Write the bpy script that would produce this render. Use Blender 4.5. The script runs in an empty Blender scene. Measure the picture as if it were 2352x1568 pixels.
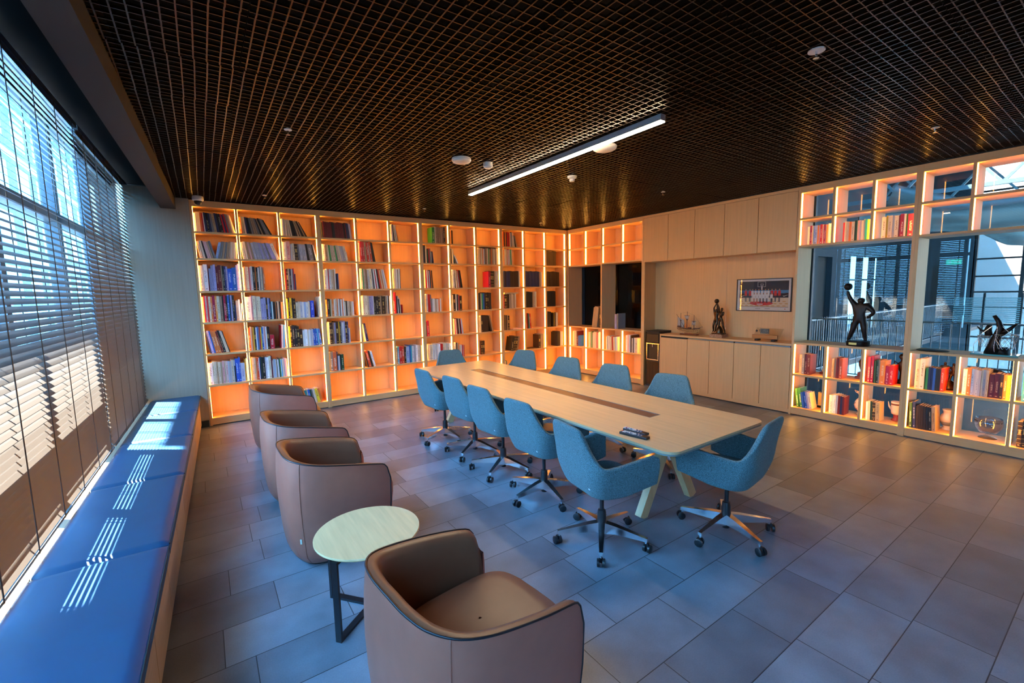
import bpy, bmesh, math, random
from math import pi, sin, cos, radians as R_
from mathutils import Vector, Matrix
random.seed(7)
S = bpy.context.scene
COL = S.collection

# ------------------------------------------------------------------ camera
def look_camera():
    cx, cy, cz, ya, pt, ro, f = -6.5595, -7.3119, 1.7566, 0.60595, -0.11059, -0.02068, 1022.07
    F = Vector((sin(ya)*cos(pt), cos(ya)*cos(pt), sin(pt)))
    Rr = Vector((cos(ya), -sin(ya), 0)); U = Rr.cross(F)
    R2 = Rr*cos(ro)+U*sin(ro); U2 = -Rr*sin(ro)+U*cos(ro)
    m = Matrix((R2, U2, -F)).transposed().to_4x4(); m.translation = (cx, cy, cz)
    cd = bpy.data.cameras.new('camera'); cam = bpy.data.objects.new('camera', cd); COL.objects.link(cam)
    cam.matrix_world = m
    cd.sensor_width = 36; cd.lens = f/2352*36; cd.clip_start = 0.05; cd.clip_end = 200
    S.camera = cam
look_camera()

# ------------------------------------------------------------------ light and exposure
S.view_settings.view_transform = 'Standard'; S.view_settings.look = 'None'
S.view_settings.gamma = 1; S.view_settings.use_curve_mapping = False
S.view_settings.exposure = 0.35
W = bpy.data.worlds.new('sky'); S.world = W; W.use_nodes = True
wt = W.node_tree; wt.nodes.clear()
wo = wt.nodes.new('ShaderNodeOutputWorld'); wb = wt.nodes.new('ShaderNodeBackground')
tc = wt.nodes.new('ShaderNodeTexCoord'); sx = wt.nodes.new('ShaderNodeSeparateXYZ'); rp = wt.nodes.new('ShaderNodeValToRGB')
wt.links.new(tc.outputs['Generated'], sx.inputs[0]); wt.links.new(sx.outputs['Z'], rp.inputs[0])
rp.color_ramp.elements[0].position = 0.0; rp.color_ramp.elements[0].color = (0.20, 0.56, 1.0, 1)
rp.color_ramp.elements[1].position = 0.7; rp.color_ramp.elements[1].color = (0.11, 0.42, 1.0, 1)
wt.links.new(rp.outputs[0], wb.inputs[0]); wb.inputs[1].default_value = 27
wt.links.new(wb.outputs[0], wo.inputs[0])
sun = bpy.data.lights.new('sun', 'SUN'); sun.energy = 135; sun.angle = R_(0.5); sun.color = (1, .95, .88)
so = bpy.data.objects.new('sun', sun); COL.objects.link(so)
SUN_DIR = Vector((0.79*cos(R_(56)), -0.62*cos(R_(56)), -sin(R_(56)))).normalized()
so.rotation_euler = SUN_DIR.to_track_quat('-Z', 'Y').to_euler()
LED_COL = (1.0, 0.44, 0.07); LED_POW = 24.0
LAMP_POW = 112.0

# ------------------------------------------------------------------ materials
def mat(name, col, rough=.5, metal=0, spec=.5, emis=None, estr=0, noise=None, bump=0, coat=0, sheen=0):
    m = bpy.data.materials.new(name); m.use_nodes = True; nt = m.node_tree
    b = nt.nodes['Principled BSDF']
    b.inputs['Base Color'].default_value = (*col, 1); b.inputs['Roughness'].default_value = rough
    b.inputs['Metallic'].default_value = metal; b.inputs['Specular IOR Level'].default_value = spec
    if coat: b.inputs['Coat Weight'].default_value = coat
    if sheen: b.inputs['Sheen Weight'].default_value = sheen
    if emis: b.inputs['Emission Color'].default_value = (*emis, 1); b.inputs['Emission Strength'].default_value = estr
    if noise:   # (scale xyz, contrast)
        sc, amt = noise
        t = nt.nodes.new('ShaderNodeTexCoord'); mp = nt.nodes.new('ShaderNodeMapping'); mp.inputs['Scale'].default_value = sc
        n = nt.nodes.new('ShaderNodeTexNoise'); n.inputs['Scale'].default_value = 1; n.inputs['Detail'].default_value = 4
        mr = nt.nodes.new('ShaderNodeMapRange'); mr.inputs[1].default_value = .3; mr.inputs[2].default_value = .7
        mr.inputs[3].default_value = 1-amt; mr.inputs[4].default_value = 1+amt
        mx = nt.nodes.new('ShaderNodeVectorMath'); mx.operation = 'SCALE'; mx.inputs[0].default_value = col
        nt.links.new(t.outputs['Object'], mp.inputs[0]); nt.links.new(mp.outputs[0], n.inputs[0])
        nt.links.new(n.outputs[0], mr.inputs[0]); nt.links.new(mr.outputs[0], mx.inputs['Scale'])
        nt.links.new(mx.outputs[0], b.inputs['Base Color'])
        if bump:
            bp = nt.nodes.new('ShaderNodeBump'); bp.inputs['Strength'].default_value = bump; bp.inputs['Distance'].default_value = .002
            nt.links.new(n.outputs[0], bp.inputs['Height']); nt.links.new(bp.outputs[0], b.inputs['Normal'])
    return m
M = {}
WOODC = (.72, .42, .18)
M['wood'] = mat('oak_vertical', WOODC, .45, noise=((45, 45, 1.6), .055))
M['wood_h'] = mat('oak_horizontal', WOODC, .45, noise=((1.6, 45, 45), .055))
M['table'] = mat('table_oak', (.62, .43, .235), .33, noise=((38, 1.5, 38), .09))
M['pale_wood'] = mat('pale_oak', (.70, .46, .22), .4, noise=((40, 3, 40), .10))
M['leg_wood'] = mat('leg_oak', (.64, .42, .21), .45, noise=((30, 30, 4), .08))
M['panel'] = mat('wall_panel_oak', (.38, .32, .235), .5, noise=((40, 40, 1.5), .06))
M['bench_wood'] = mat('bench_oak', (.50, .32, .18), .45, noise=((40, 1.5, 40), .1))
M['dark'] = mat('black_paint', (.012, .012, .013), .6)
M['void'] = mat('plenum_black', (.004, .004, .004), .9, spec=.1)
M['beam'] = mat('brown_soffit', (.016, .012, .010), .6)
M['grid'] = mat('bronze_metal_grid', (.06, .034, .022), .31, metal=.9)
M['slat'] = mat('brown_slat', (.085, .068, .058), .38, metal=.1, spec=.8)
M['cord'] = mat('blind_cord', (.05, .03, .02), .8)
M['alu'] = mat('dark_aluminium', (.03, .05, .07), .4, metal=.3)
M['fabric'] = mat('blue_fabric', (.108, .185, .20), .95, spec=.12, noise=((300, 300, 300), .75), bump=.6, sheen=.1)
M['chrome'] = mat('polished_aluminium', (.86, .86, .88), .16, metal=1)
M['black_plastic'] = mat('black_plastic', (.012, .012, .014), .35)
M['leather'] = mat('brown_leather', (.37, .115, .072), .42, noise=((14, 14, 14), .04), bump=.12)
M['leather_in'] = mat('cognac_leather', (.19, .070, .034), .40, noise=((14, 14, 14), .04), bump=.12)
M['piping'] = mat('black_piping', (.01, .01, .013), .35)
M['blue_leather'] = mat('blue_leather', (.004, .045, .108), .42, noise=((9, 9, 9), .04), bump=.08)
M['tag'] = mat('cream_tag', (.55, .5, .38), .7)
M['white_tag'] = mat('grey_tag', (.6, .65, .7), .7)
M['white'] = mat('white_plastic', (.72, .70, .66), .4)
M['lid'] = mat('brown_lid', (.20, .10, .065), .35, metal=.3)
M['tray'] = mat('slot_trim', (.25, .33, .36), .35, metal=.7)
M['edge'] = mat('table_edge', (.20, .22, .20), .5)
M['bronze'] = mat('dark_bronze', (.07, .04, .022), .30, metal=.9, noise=((30, 30, 30), .5))
M['bronze_b'] = mat('black_bronze', (.018, .012, .010), .45, metal=.5)
M['redwood'] = mat('red_wood', (.12, .028, .016), .3)
M['marble'] = mat('brown_marble', (.38, .22, .14), .25, noise=((60, 60, 60), .5))
M['rope'] = mat('rigging', (.22, .14, .09), .8)
M['sail'] = mat('sail_cloth', (.42, .37, .33), .9)
M['hull'] = mat('hull_wood', (.62, .36, .14), .35)
M['mast'] = mat('mast_wood', (.08, .03, .02), .4)
M['steel'] = mat('galvanised_duct', (.22, .20, .18), .5, metal=.6, noise=((2, 2, 20), .15))
M['truss'] = mat('truss_steel', (.25, .36, .40), .5, metal=.3)
M['rail'] = mat('rail_steel', (.42, .48, .52), .4, metal=.6)
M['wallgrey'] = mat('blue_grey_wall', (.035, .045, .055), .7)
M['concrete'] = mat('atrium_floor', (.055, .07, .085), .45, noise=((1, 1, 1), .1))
M['peach'] = mat('peach_render', (.75, .58, .50), .8)
M['winblue'] = mat('facade_glass', (.05, .14, .24), .12, spec=.8)
M['facade'] = mat('facade_panel', (.05, .10, .12), .6)
M['facade_w'] = mat('facade_white', (.45, .50, .52), .6)
M['sun_block'] = mat('sun_blocker_pale', (.60, .68, .68), .7)  # for the added slabs that block the sun
M['street'] = mat('street_paving', (.35, .34, .32), .9)
M['ceramic'] = mat('cream_ceramic', (.72, .60, .48), .18)
M['ceramic_grey'] = mat('grey_glaze', (.20, .18, .16), .25)
M['red_foot'] = mat('wine_glaze', (.35, .05, .06), .25)
M['gold'] = mat('gold_plaque', (.65, .42, .12), .35, metal=.8)
M['green_sign'] = mat('green_sign', (.02, .4, .25), .5, emis=(.05, .9, .55), estr=1.2)
M['rope_net'] = mat('silver_wire', (.75, .78, .82), .25, metal=.8)
M['redspot'] = mat('red_plastic', (.5, .02, .02), .4)
M['net'] = mat('net', (.8, .8, .8), .7)
M['led'] = mat('led_strip', (1, 1, 1), .5, emis=LED_COL, estr=LED_POW)
M['lamp'] = mat('lamp_diffuser', (1, 1, 1), .5, emis=(1, .71, .43), estr=LAMP_POW)
M['winlit'] = mat('lit_panel', (.02, .02, .02), .4)

def glass(name, tint=(1, 1, 1), refl=1.0, ior=1.45):
    m = bpy.data.materials.new(name); m.use_nodes = True; nt = m.node_tree; nt.nodes.clear()
    o = nt.nodes.new('ShaderNodeOutputMaterial'); mx = nt.nodes.new('ShaderNodeMixShader')
    t = nt.nodes.new('ShaderNodeBsdfTransparent'); t.inputs[0].default_value = (*tint, 1)
    g = nt.nodes.new('ShaderNodeBsdfGlossy'); g.inputs['Roughness'].default_value = .0
    g.inputs[0].default_value = (refl, refl, refl, 1)
    lw = nt.nodes.new('ShaderNodeLayerWeight'); lw.inputs[0].default_value = .5
    pw = nt.nodes.new('ShaderNodeMath'); pw.operation = 'POWER'; pw.inputs[1].default_value = 5; nt.links.new(lw.outputs['Facing'], pw.inputs[0])
    f0 = ((ior-1)/(ior+1))**2
    fr = nt.nodes.new('ShaderNodeMath'); fr.operation = 'MULTIPLY_ADD'; fr.inputs[1].default_value = 1-f0; fr.inputs[2].default_value = f0
    nt.links.new(pw.outputs[0], fr.inputs[0]); nt.links.new(fr.outputs[0], mx.inputs[0]); nt.links.new(t.outputs[0], mx.inputs[1]); nt.links.new(g.outputs[0], mx.inputs[2])
    nt.links.new(mx.outputs[0], o.inputs[0]); return m
M['glass'] = glass('window_glass', (.90, .95, .95))
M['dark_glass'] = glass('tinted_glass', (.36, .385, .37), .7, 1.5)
M['acrylic'] = glass('clear_acrylic', (.93, .93, .92), 1.0, 1.5)
M['bowl_glass'] = glass('clear_glass', (.80, .84, .86), 1.0, 1.75)

def floor_mat():
    m = bpy.data.materials.new('stone_tiles'); m.use_nodes = True; nt = m.node_tree; N = nt.nodes; L = nt.links
    b = N['Principled BSDF']
    t = N.new('ShaderNodeTexCoord'); sp = N.new('ShaderNodeSeparateXYZ'); L.new(t.outputs['Object'], sp.inputs[0])
    def mth(op, a, b_=None, c=None):
        n = N.new('ShaderNodeMath'); n.operation = op
        for i, v in enumerate((a, b_, c)):
            if v is None: continue
            if isinstance(v, (int, float)): n.inputs[i].default_value = v
            else: L.new(v, n.inputs[i])
        return n.outputs[0]
    yr = mth('DIVIDE', mth('ADD', sp.outputs['Y'], 6.12), .3003)
    row = mth('FLOOR', yr); fy = mth('FRACT', yr)
    wn = N.new('ShaderNodeTexWhiteNoise'); wn.noise_dimensions = '1D'; L.new(row, wn.inputs['W'])
    xr = mth('DIVIDE', mth('ADD', sp.outputs['X'], mth('MULTIPLY', wn.outputs['Value'], .6)), .6)
    colm = mth('FLOOR', xr); fx = mth('FRACT', xr)
    cmb = N.new('ShaderNodeCombineXYZ'); L.new(row, cmb.inputs[0]); L.new(colm, cmb.inputs[1])
    wn2 = N.new('ShaderNodeTexWhiteNoise'); wn2.noise_dimensions = '2D'; L.new(cmb.outputs[0], wn2.inputs['Vector'])
    ey = mth('MULTIPLY', mth('MINIMUM', fy, mth('SUBTRACT', 1, fy)), .3)
    ex = mth('MULTIPLY', mth('MINIMUM', fx, mth('SUBTRACT', 1, fx)), .6)
    e = mth('MINIMUM', ex, ey)
    joint = mth('LESS_THAN', e, .0022)
    ns = N.new('ShaderNodeTexNoise'); ns.inputs['Scale'].default_value = 3.2; ns.inputs['Detail'].default_value = 6; L.new(t.outputs['Object'], ns.inputs[0])
    nf = N.new('ShaderNodeTexNoise'); nf.inputs['Scale'].default_value = 140; nf.inputs['Detail'].default_value = 2; L.new(t.outputs['Object'], nf.inputs[0])
    v = mth('ADD', .60, mth('MULTIPLY', wn2.outputs['Value'], .5))
    v = mth('MULTIPLY', v, mth('ADD', .35, mth('MULTIPLY', ns.outputs[0], 1.3)))
    v = mth('MULTIPLY', v, mth('ADD', .82, mth('MULTIPLY', nf.outputs[0], .36)))
    v = mth('MULTIPLY', v, mth('SUBTRACT', 1, mth('MULTIPLY', joint, .9)))
    speck = mth('GREATER_THAN', nf.outputs[0], .80)
    v = mth('ADD', v, mth('MULTIPLY', speck, .5))
    vm = N.new('ShaderNodeVectorMath'); vm.operation = 'SCALE'; vm.inputs[0].default_value = (.195, .212, .24); L.new(v, vm.inputs['Scale'])
    L.new(vm.outputs[0], b.inputs['Base Color'])
    L.new(mth('ADD', .30, mth('MULTIPLY', ns.outputs[0], .26)), b.inputs['Roughness'])
    b.inputs['Specular IOR Level'].default_value = .55
    bp = N.new('ShaderNodeBump'); bp.inputs['Strength'].default_value = .35; bp.inputs['Distance'].default_value = .002
    hh = mth('ADD', mth('MULTIPLY', mth('MINIMUM', e, .006), 150), mth('MULTIPLY', nf.outputs[0], .35))
    L.new(hh, bp.inputs['Height']); L.new(bp.outputs[0], b.inputs['Normal'])
    return m
M['floor'] = floor_mat()

# ------------------------------------------------------------------ mesh helpers
class MB:
    def __init__(s): s.v = []; s.f = []; s.m = []; s.cur = 0
    def box(s, x0, x1, y0, y1, z0, z1, mi=None):
        b = len(s.v); mi = s.cur if mi is None else mi
        s.v += [(x0,y0,z0),(x1,y0,z0),(x1,y1,z0),(x0,y1,z0),(x0,y0,z1),(x1,y0,z1),(x1,y1,z1),(x0,y1,z1)]
        s.f += [tuple(b+i for i in q) for q in ((0,3,2,1),(4,5,6,7),(0,1,5,4),(1,2,6,5),(2,3,7,6),(3,0,4,7))]; s.m += [mi]*6; return s
    def bar(s, p, q, w, h, up=(0,0,1), mi=None):      # rectangular bar between two points
        p = Vector(p); q = Vector(q); d = (q-p).normalized(); a = d.cross(Vector(up))
        if a.length < 1e-4: a = d.cross(Vector((1,0,0)))
        a.normalize(); c = a.cross(d); b = len(s.v)
        for t in (p, q):
            for i, j in ((-1,-1),(1,-1),(1,1),(-1,1)): s.v.append(tuple(t+a*(i*w/2)+c*(j*h/2)))
        s.f += [tuple(b+i for i in k) for k in ((0,1,2,3),(7,6,5,4),(0,4,5,1),(1,5,6,2),(2,6,7,3),(3,7,4,0))]; s.m += [s.cur if mi is None else mi]*6; return s
    def tube(s, pts, r, n=8, mi=None, caps=True):
        pts = [Vector(p) for p in pts]; rs = r if isinstance(r, (list, tuple)) else [r]*len(pts); b = len(s.v); mi = s.cur if mi is None else mi
        prev = None
        for i, p in enumerate(pts):
            d = (pts[min(i+1, len(pts)-1)]-pts[max(i-1, 0)]).normalized()
            if prev is None:
                a = d.cross(Vector((0,0,1)))
                if a.length < 1e-3: a = d.cross(Vector((1,0,0)))
            else: a = prev-d*prev.dot(d)
            a.normalize(); prev = a; c = d.cross(a)
            for k in range(n):
                t = 2*pi*k/n; s.v.append(tuple(p+(a*cos(t)+c*sin(t))*rs[i]))
        for i in range(len(pts)-1):
            for k in range(n):
                s.f.append((b+i*n+k, b+i*n+(k+1)%n, b+(i+1)*n+(k+1)%n, b+(i+1)*n+k)); s.m.append(mi)
        if caps:
            s.f.append(tuple(b+k for k in range(n))[::-1]); s.m.append(mi)
            s.f.append(tuple(b+(len(pts)-1)*n+k for k in range(n))); s.m.append(mi)
        return s
    def lathe(s, prof, n=24, c=(0,0,0), mi=None):   # prof: list (r,z)
        b = len(s.v); mi = s.cur if mi is None else mi
        for r, z in prof:
            for k in range(n):
                t = 2*pi*k/n; s.v.append((c[0]+r*cos(t), c[1]+r*sin(t), c[2]+z))
        for i in range(len(prof)-1):
            for k in range(n):
                s.f.append((b+i*n+k, b+i*n+(k+1)%n, b+(i+1)*n+(k+1)%n, b+(i+1)*n+k)); s.m.append(mi)
        if prof[0][0] > 1e-5: s.f.append(tuple(b+k for k in range(n))[::-1]); s.m.append(mi)
        if prof[-1][0] > 1e-5: s.f.append(tuple(b+(len(prof)-1)*n+k for k in range(n))); s.m.append(mi)
        return s
    def prism(s, poly, z0, z1, mi=None):
        b = len(s.v); n = len(poly); mi = s.cur if mi is None else mi
        for z in (z0, z1):
            for x, y in poly: s.v.append((x, y, z))
        s.f.append(tuple(b+i for i in range(n))[::-1]); s.f.append(tuple(b+n+i for i in range(n))); s.m += [mi]*2
        for i in range(n): s.f.append((b+i, b+(i+1)%n, b+n+(i+1)%n, b+n+i)); s.m.append(mi)
        return s
    def grid(s, rows, mi=None, closed=False):       # rows of points -> surface
        b = len(s.v); nc = len(rows[0]); mi = s.cur if mi is None else mi
        for r in rows: s.v += [tuple(p) for p in r]
        for i in range(len(rows)-1):
            for k in range(nc if closed else nc-1):
                s.f.append((b+i*nc+k, b+i*nc+(k+1)%nc, b+(i+1)*nc+(k+1)%nc, b+(i+1)*nc+k)); s.m.append(mi)
        return s
    def face(s, pts, mi=None):
        b = len(s.v); s.v += [tuple(p) for p in pts]; s.f.append(tuple(range(b, b+len(pts)))); s.m.append(s.cur if mi is None else mi); return s
    def xf(s, mtx, start=0):
        for i in range(start, len(s.v)): s.v[i] = tuple(mtx @ Vector(s.v[i]))
        return s
    def mesh(s, name, mats, smooth=False):
        me = bpy.data.meshes.new(name); me.from_pydata(s.v, [], s.f); me.update()
        for m in (mats if isinstance(mats, (list, tuple)) else [mats]): me.materials.append(m)
        me.polygons.foreach_set('material_index', s.m)
        if smooth: me.polygons.foreach_set('use_smooth', [True]*len(s.f))
        return me
    def build(s, name, mats, parent=None, smooth=False, bevel=0, seg=2, sub=0, solid=0, kind=None, autosmooth=False, loc=None):
        o = bpy.data.objects.new(name, s.mesh(name, mats, smooth or autosmooth or bevel > 0)); COL.objects.link(o)
        if parent: o.parent = parent
        if loc: o.location = loc
        if solid: m = o.modifiers.new('solid', 'SOLIDIFY'); m.thickness = solid; m.offset = 0
        if bevel:
            m = o.modifiers.new('bevel', 'BEVEL'); m.width = bevel; m.segments = seg; m.limit_method = 'ANGLE'; m.harden_normals = True
        if sub: m = o.modifiers.new('sub', 'SUBSURF'); m.levels = sub; m.render_levels = sub
        if autosmooth:
            bm = bmesh.new(); bm.from_mesh(o.data)
            for e in bm.edges:
                if len(e.link_faces) == 2 and e.calc_face_angle(0) > R_(38): e.smooth = False
            bm.to_mesh(o.data); bm.free()
        if kind: o['kind'] = kind
        return o
def tag(o, label, cat, group=None):
    o['label'] = label; o['category'] = cat
    if group: o['group'] = group
    return o
def thing(name, label, cat, loc=(0,0,0), rz=0, group=None):
    o = bpy.data.objects.new(name, None); COL.objects.link(o); o.location = loc; o.rotation_euler = (0, 0, rz)
    o.empty_display_size = .1
    return tag(o, label, cat, group)
def struct(o): o['kind'] = 'structure'; return o
def copy_tree(o, parent=None):
    c = o.copy(); COL.objects.link(c)
    if parent: c.parent = parent
    for ch in list(o.children): copy_tree(ch, c)
    return c
ORD = ['zeroth','first','second','third','fourth','fifth','sixth','seventh','eighth','ninth','tenth','eleventh','twelfth','thirteenth','fourteenth','fifteenth','sixteenth','seventeenth','eighteenth','nineteenth','twentieth','twenty-first','twenty-second','twenty-third','twenty-fourth','twenty-fifth','twenty-sixth','twenty-seventh']

# ------------------------------------------------------------------ room dimensions
ZC = 3.055
XS = [-6.590, -6.068, -5.544, -5.014, -4.4525, -3.9136, -3.3618, -2.8106, -2.2597, -1.7004, -1.1388, -.5869, -.012]
ZSH = [2.6296, 2.2788, 1.8424, 1.4213, .9878, .556]
CT = 2.965; CB = .105
TH = .026

# floor, ceiling
MB().box(-7.45, .44, -9.0, .5, -.12, 0).build('floor', M['floor'], kind='structure')
mb = MB(); rnd = random.Random(3)
px = .0605; n = 10; PW = px*n
y0 = .02
for j in range(15):
    for i in range(12):
        X0 = -6.88+(11-i)*PW; Y0 = y0-(j+1)*PW; st = len(mb.v); ins = .0015
        for k in range(n):
            x = X0+px*(k+.5); mb.box(x-.0034, x+.0034, Y0+ins, Y0+PW-ins, ZC, ZC+.012)
            y = Y0+px*(k+.5); mb.box(X0+ins, X0+PW-ins, y-.0026, y+.0026, ZC+.001, ZC+.011)
        c = Vector((X0+PW/2, Y0+PW/2, ZC))
        mt = Matrix.Translation(c+Vector((rnd.uniform(-.003,.003), rnd.uniform(-.003,.003), rnd.uniform(-.002,.002)))) @ Matrix.Rotation(rnd.uniform(-.006,.006), 4, 'X') @ Matrix.Rotation(rnd.uniform(-.006,.006), 4, 'Y') @ Matrix.Rotation(rnd.uniform(-.004,.004), 4, 'Z') @ Matrix.Translation(-c)
        mb.xf(mt, st)
mb.build('ceiling', M['grid'], kind='structure')
MB().box(-7.45, .44, -9.0, .5, ZC+.45, ZC+.6).build('trim_1', M['void'], kind='structure')
# walls
MB().box(-7.6, .60, .37, .5, 0, 3.6).build('wall_back', M['dark'], kind='structure')
MB().box(-7.6, .60, -9.15, -9.0, 0, 3.6).build('wall_rear', M['panel'], kind='structure')
# wood return panel between window and bookcase
MB().box(-7.30, -6.592, -.005, .36, .0, 3.16).build('wall_panel', M['panel'], kind='structure')
MB().box(-6.70, -6.60, -.018, -.006, 0, .09).build('baseboard_back', M['alu'], kind='structure')

# window side lives in a frame turned slightly from the room axis
WROT = math.atan(.0315)     # x = X0 + .0315*y
wf = Matrix.Rotation(-WROT, 4, 'Z')
def wplace(o):              # window-side objects are built at x relative to X0 at y=0
    o.matrix_world = wf @ o.matrix_world; return o
def wbuild(mb_, name, m, **k):
    mb_.xf(wf); return mb_.build(name, m, **k)
wbuild(MB().box(-6.885, -6.73, -9.0, 0.0, 2.91, 3.25), 'trim_2', M['beam'], kind='structure')
wbuild(MB().box(-7.50, -6.90, -9.0, .2, 3.24, 3.32), 'trim_4', M['void'], kind='structure')
wbuild(MB().box(-7.50, -7.38, -9.0, .4, 0, .46), 'wall_left', M['panel'], kind='structure')
wbuild(MB().box(-7.50, -7.36, -9.0, 9, 3.32, 9.0), 'wall_left_top', M['facade_w'], kind='structure')
# window frames with panes
def window(idx, y0_, y1_, mull):
    m_ = MB()
    m_.box(-7.46, -7.40, y0_, y1_, .46, .52); m_.box(-7.46, -7.40, y0_, y1_, 3.20, 3.32)
    m_.box(-7.47, -7.39, y0_, y1_, 2.40, 2.47)
    if idx == 1: m_.box(-7.47, -7.41, -2.36, y1_, .70, .98); m_.box(-7.47, -7.41, y0_, -2.36, .97, 1.21)
    for y in mull: m_.box(-7.48, -7.39, y-.035, y+.035, .46, 3.32)
    w = wbuild(m_, 'window_%d' % idx, M['alu'], kind='structure')
    g = wbuild(MB().box(-7.436, -7.43, y0_+.02, y1_-.02, .5, 3.22), 'pane', M['glass']); g.parent = w
window(1, -4.95, .25, [.2, -1.15, -2.35, -3.65, -4.9])
window(2, -8.95, -4.95, [-8.9, -7.6, -6.3])

# venetian blinds
def blind(y0_, y1_, label, far):
    root = thing('venetian_blind', label, 'blind', group='brown venetian blinds over the window')
    pitch = .042; w = .050
    sl = MB(); z = .50; ztop = 3.16; k = 0
    while z < ztop:
        T = 62 if far is True else (58 if far is None else (45 if z < 1.08 else 38))
        T = R_(T+rnd.uniform(-.6, .6)); dx = cos(T)*w/2; dz = sin(T)*w/2
        # outer edge (towards the street) high, inner edge low
        p = [(-7.24-dx, z+dz), (-7.24, z+.0012), (-7.24+dx, z-dz)]
        q = [(x+.0012*sin(T), zz+.0012*cos(T)) for x, zz in p]
        rows = [[(x, y, zz) for y in (y0_, y1_)] for x, zz in p+q[::-1]+p[:1]]
        sl.grid(rows); z += pitch
    wbuild(sl, 'slats', M['slat'], smooth=False).parent = root
    wbuild(MB().box(-7.27, -7.21, y0_, y1_, 3.16, 3.20), 'head_rail', M['alu']).parent = root
    wbuild(MB().box(-7.265, -7.215, y0_, y1_, .462, .478), 'bottom_rail', M['slat']).parent = root
    ny = max(2, round((y1_-y0_)/.5)+1)
    for i in range(ny):
        y = y0_+.14+(y1_-y0_-.28)*i/(ny-1)
        c = MB()
        for xx in (-7.212, -7.270): c.box(xx-.0012, xx+.0012, y-.006, y+.006, .465, 3.2)
        wbuild(c, 'ladder_tape', M['cord']).parent = root
    return root
blind(-2.36, -.05, 'brown venetian blind beside the back wall panel, beyond the other one', True)
blind(-4.95, -2.40, 'brown venetian blind nearer the camera, letting thin sun streaks onto the bench', False)
blind(-8.9, -4.99, 'brown venetian blind behind the camera', None)

# bench along the window
br = thing('window_bench', 'long low oak bench with cupboard doors under the window blinds', 'bench')
wbuild(MB().box(-7.37, -6.70, -8.6, -.01, .03, .385), 'bench_body', M['bench_wood'], bevel=.003).parent = br
wbuild(MB().box(-7.34, -6.74, -8.58, -.03, 0, .03), 'plinth', M['dark']).parent = br
yy = -.02
while yy > -8.4:
    wbuild(MB().box(-6.702, -6.684, yy-.566, yy-.004, .04, .375), 'door', M['bench_wood'], bevel=.002).parent = br
    yy -= .57
seams = [-.02, -1.16, -2.29, -3.43, -4.59, -5.75, -6.9, -8.05]
wlab = ['touching the wall panel, lying in full sunlight', 'half covered by the bright sun patch, next to the far one',
        'with the first thin sun streaks, third from the wall panel', 'with long thin sun streaks, fourth from the wall panel',
        'closest to the camera with a row of small sun dots', 'x', 'y']
for i in range(7):
    a, b = seams[i+1]+.004, seams[i]-.004
    m_ = MB(); nx, ny = 20, 44; top = []; X0, X1 = -7.20, -6.665
    for r in range(ny+1):
        ty = r/ny; row = []
        for c in range(nx+1):
            tx = c/nx; ed = min(1, min(tx, 1-tx)*14)*min(1, min(ty, 1-ty)*40)
            row.append((X0+(X1-X0)*tx, a+(b-a)*ty, .437+.016*(1-(1-ed)**2.2)+.002*sin(pi*tx)*sin(pi*ty)))
        top.append(row)
    m_.grid(top)
    ring = [top[0][c] for c in range(nx+1)]+[top[r][nx] for r in range(1, ny+1)]+[top[ny][c] for c in range(nx-1, -1, -1)]+[top[r][0] for r in range(ny-1, 0, -1)]
    m_.grid([[(x, y, .386) for x, y, z in ring], ring], closed=True)
    if i >= 5: 
        lab = 'blue leather bench cushion behind the camera, number hidden'
    o = wbuild(m_, 'bench_cushion', M['blue_leather'], smooth=True)
    if i < 5: tag(o, 'blue leather bench cushion '+wlab[i], 'cushion', 'blue cushions on the window bench')
    else: tag(o, 'blue leather bench cushion behind the camera, %s one' % ('first' if i == 5 else 'last'), 'cushion', 'blue cushions on the window bench')
    pts = [(X1+.001, a+.01, .452-.012), (X1+.001, b-.01, .44)]
    p_ = wbuild(MB().tube(pts, .004, 6), 'piping', M['piping']); p_.parent = o

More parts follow.
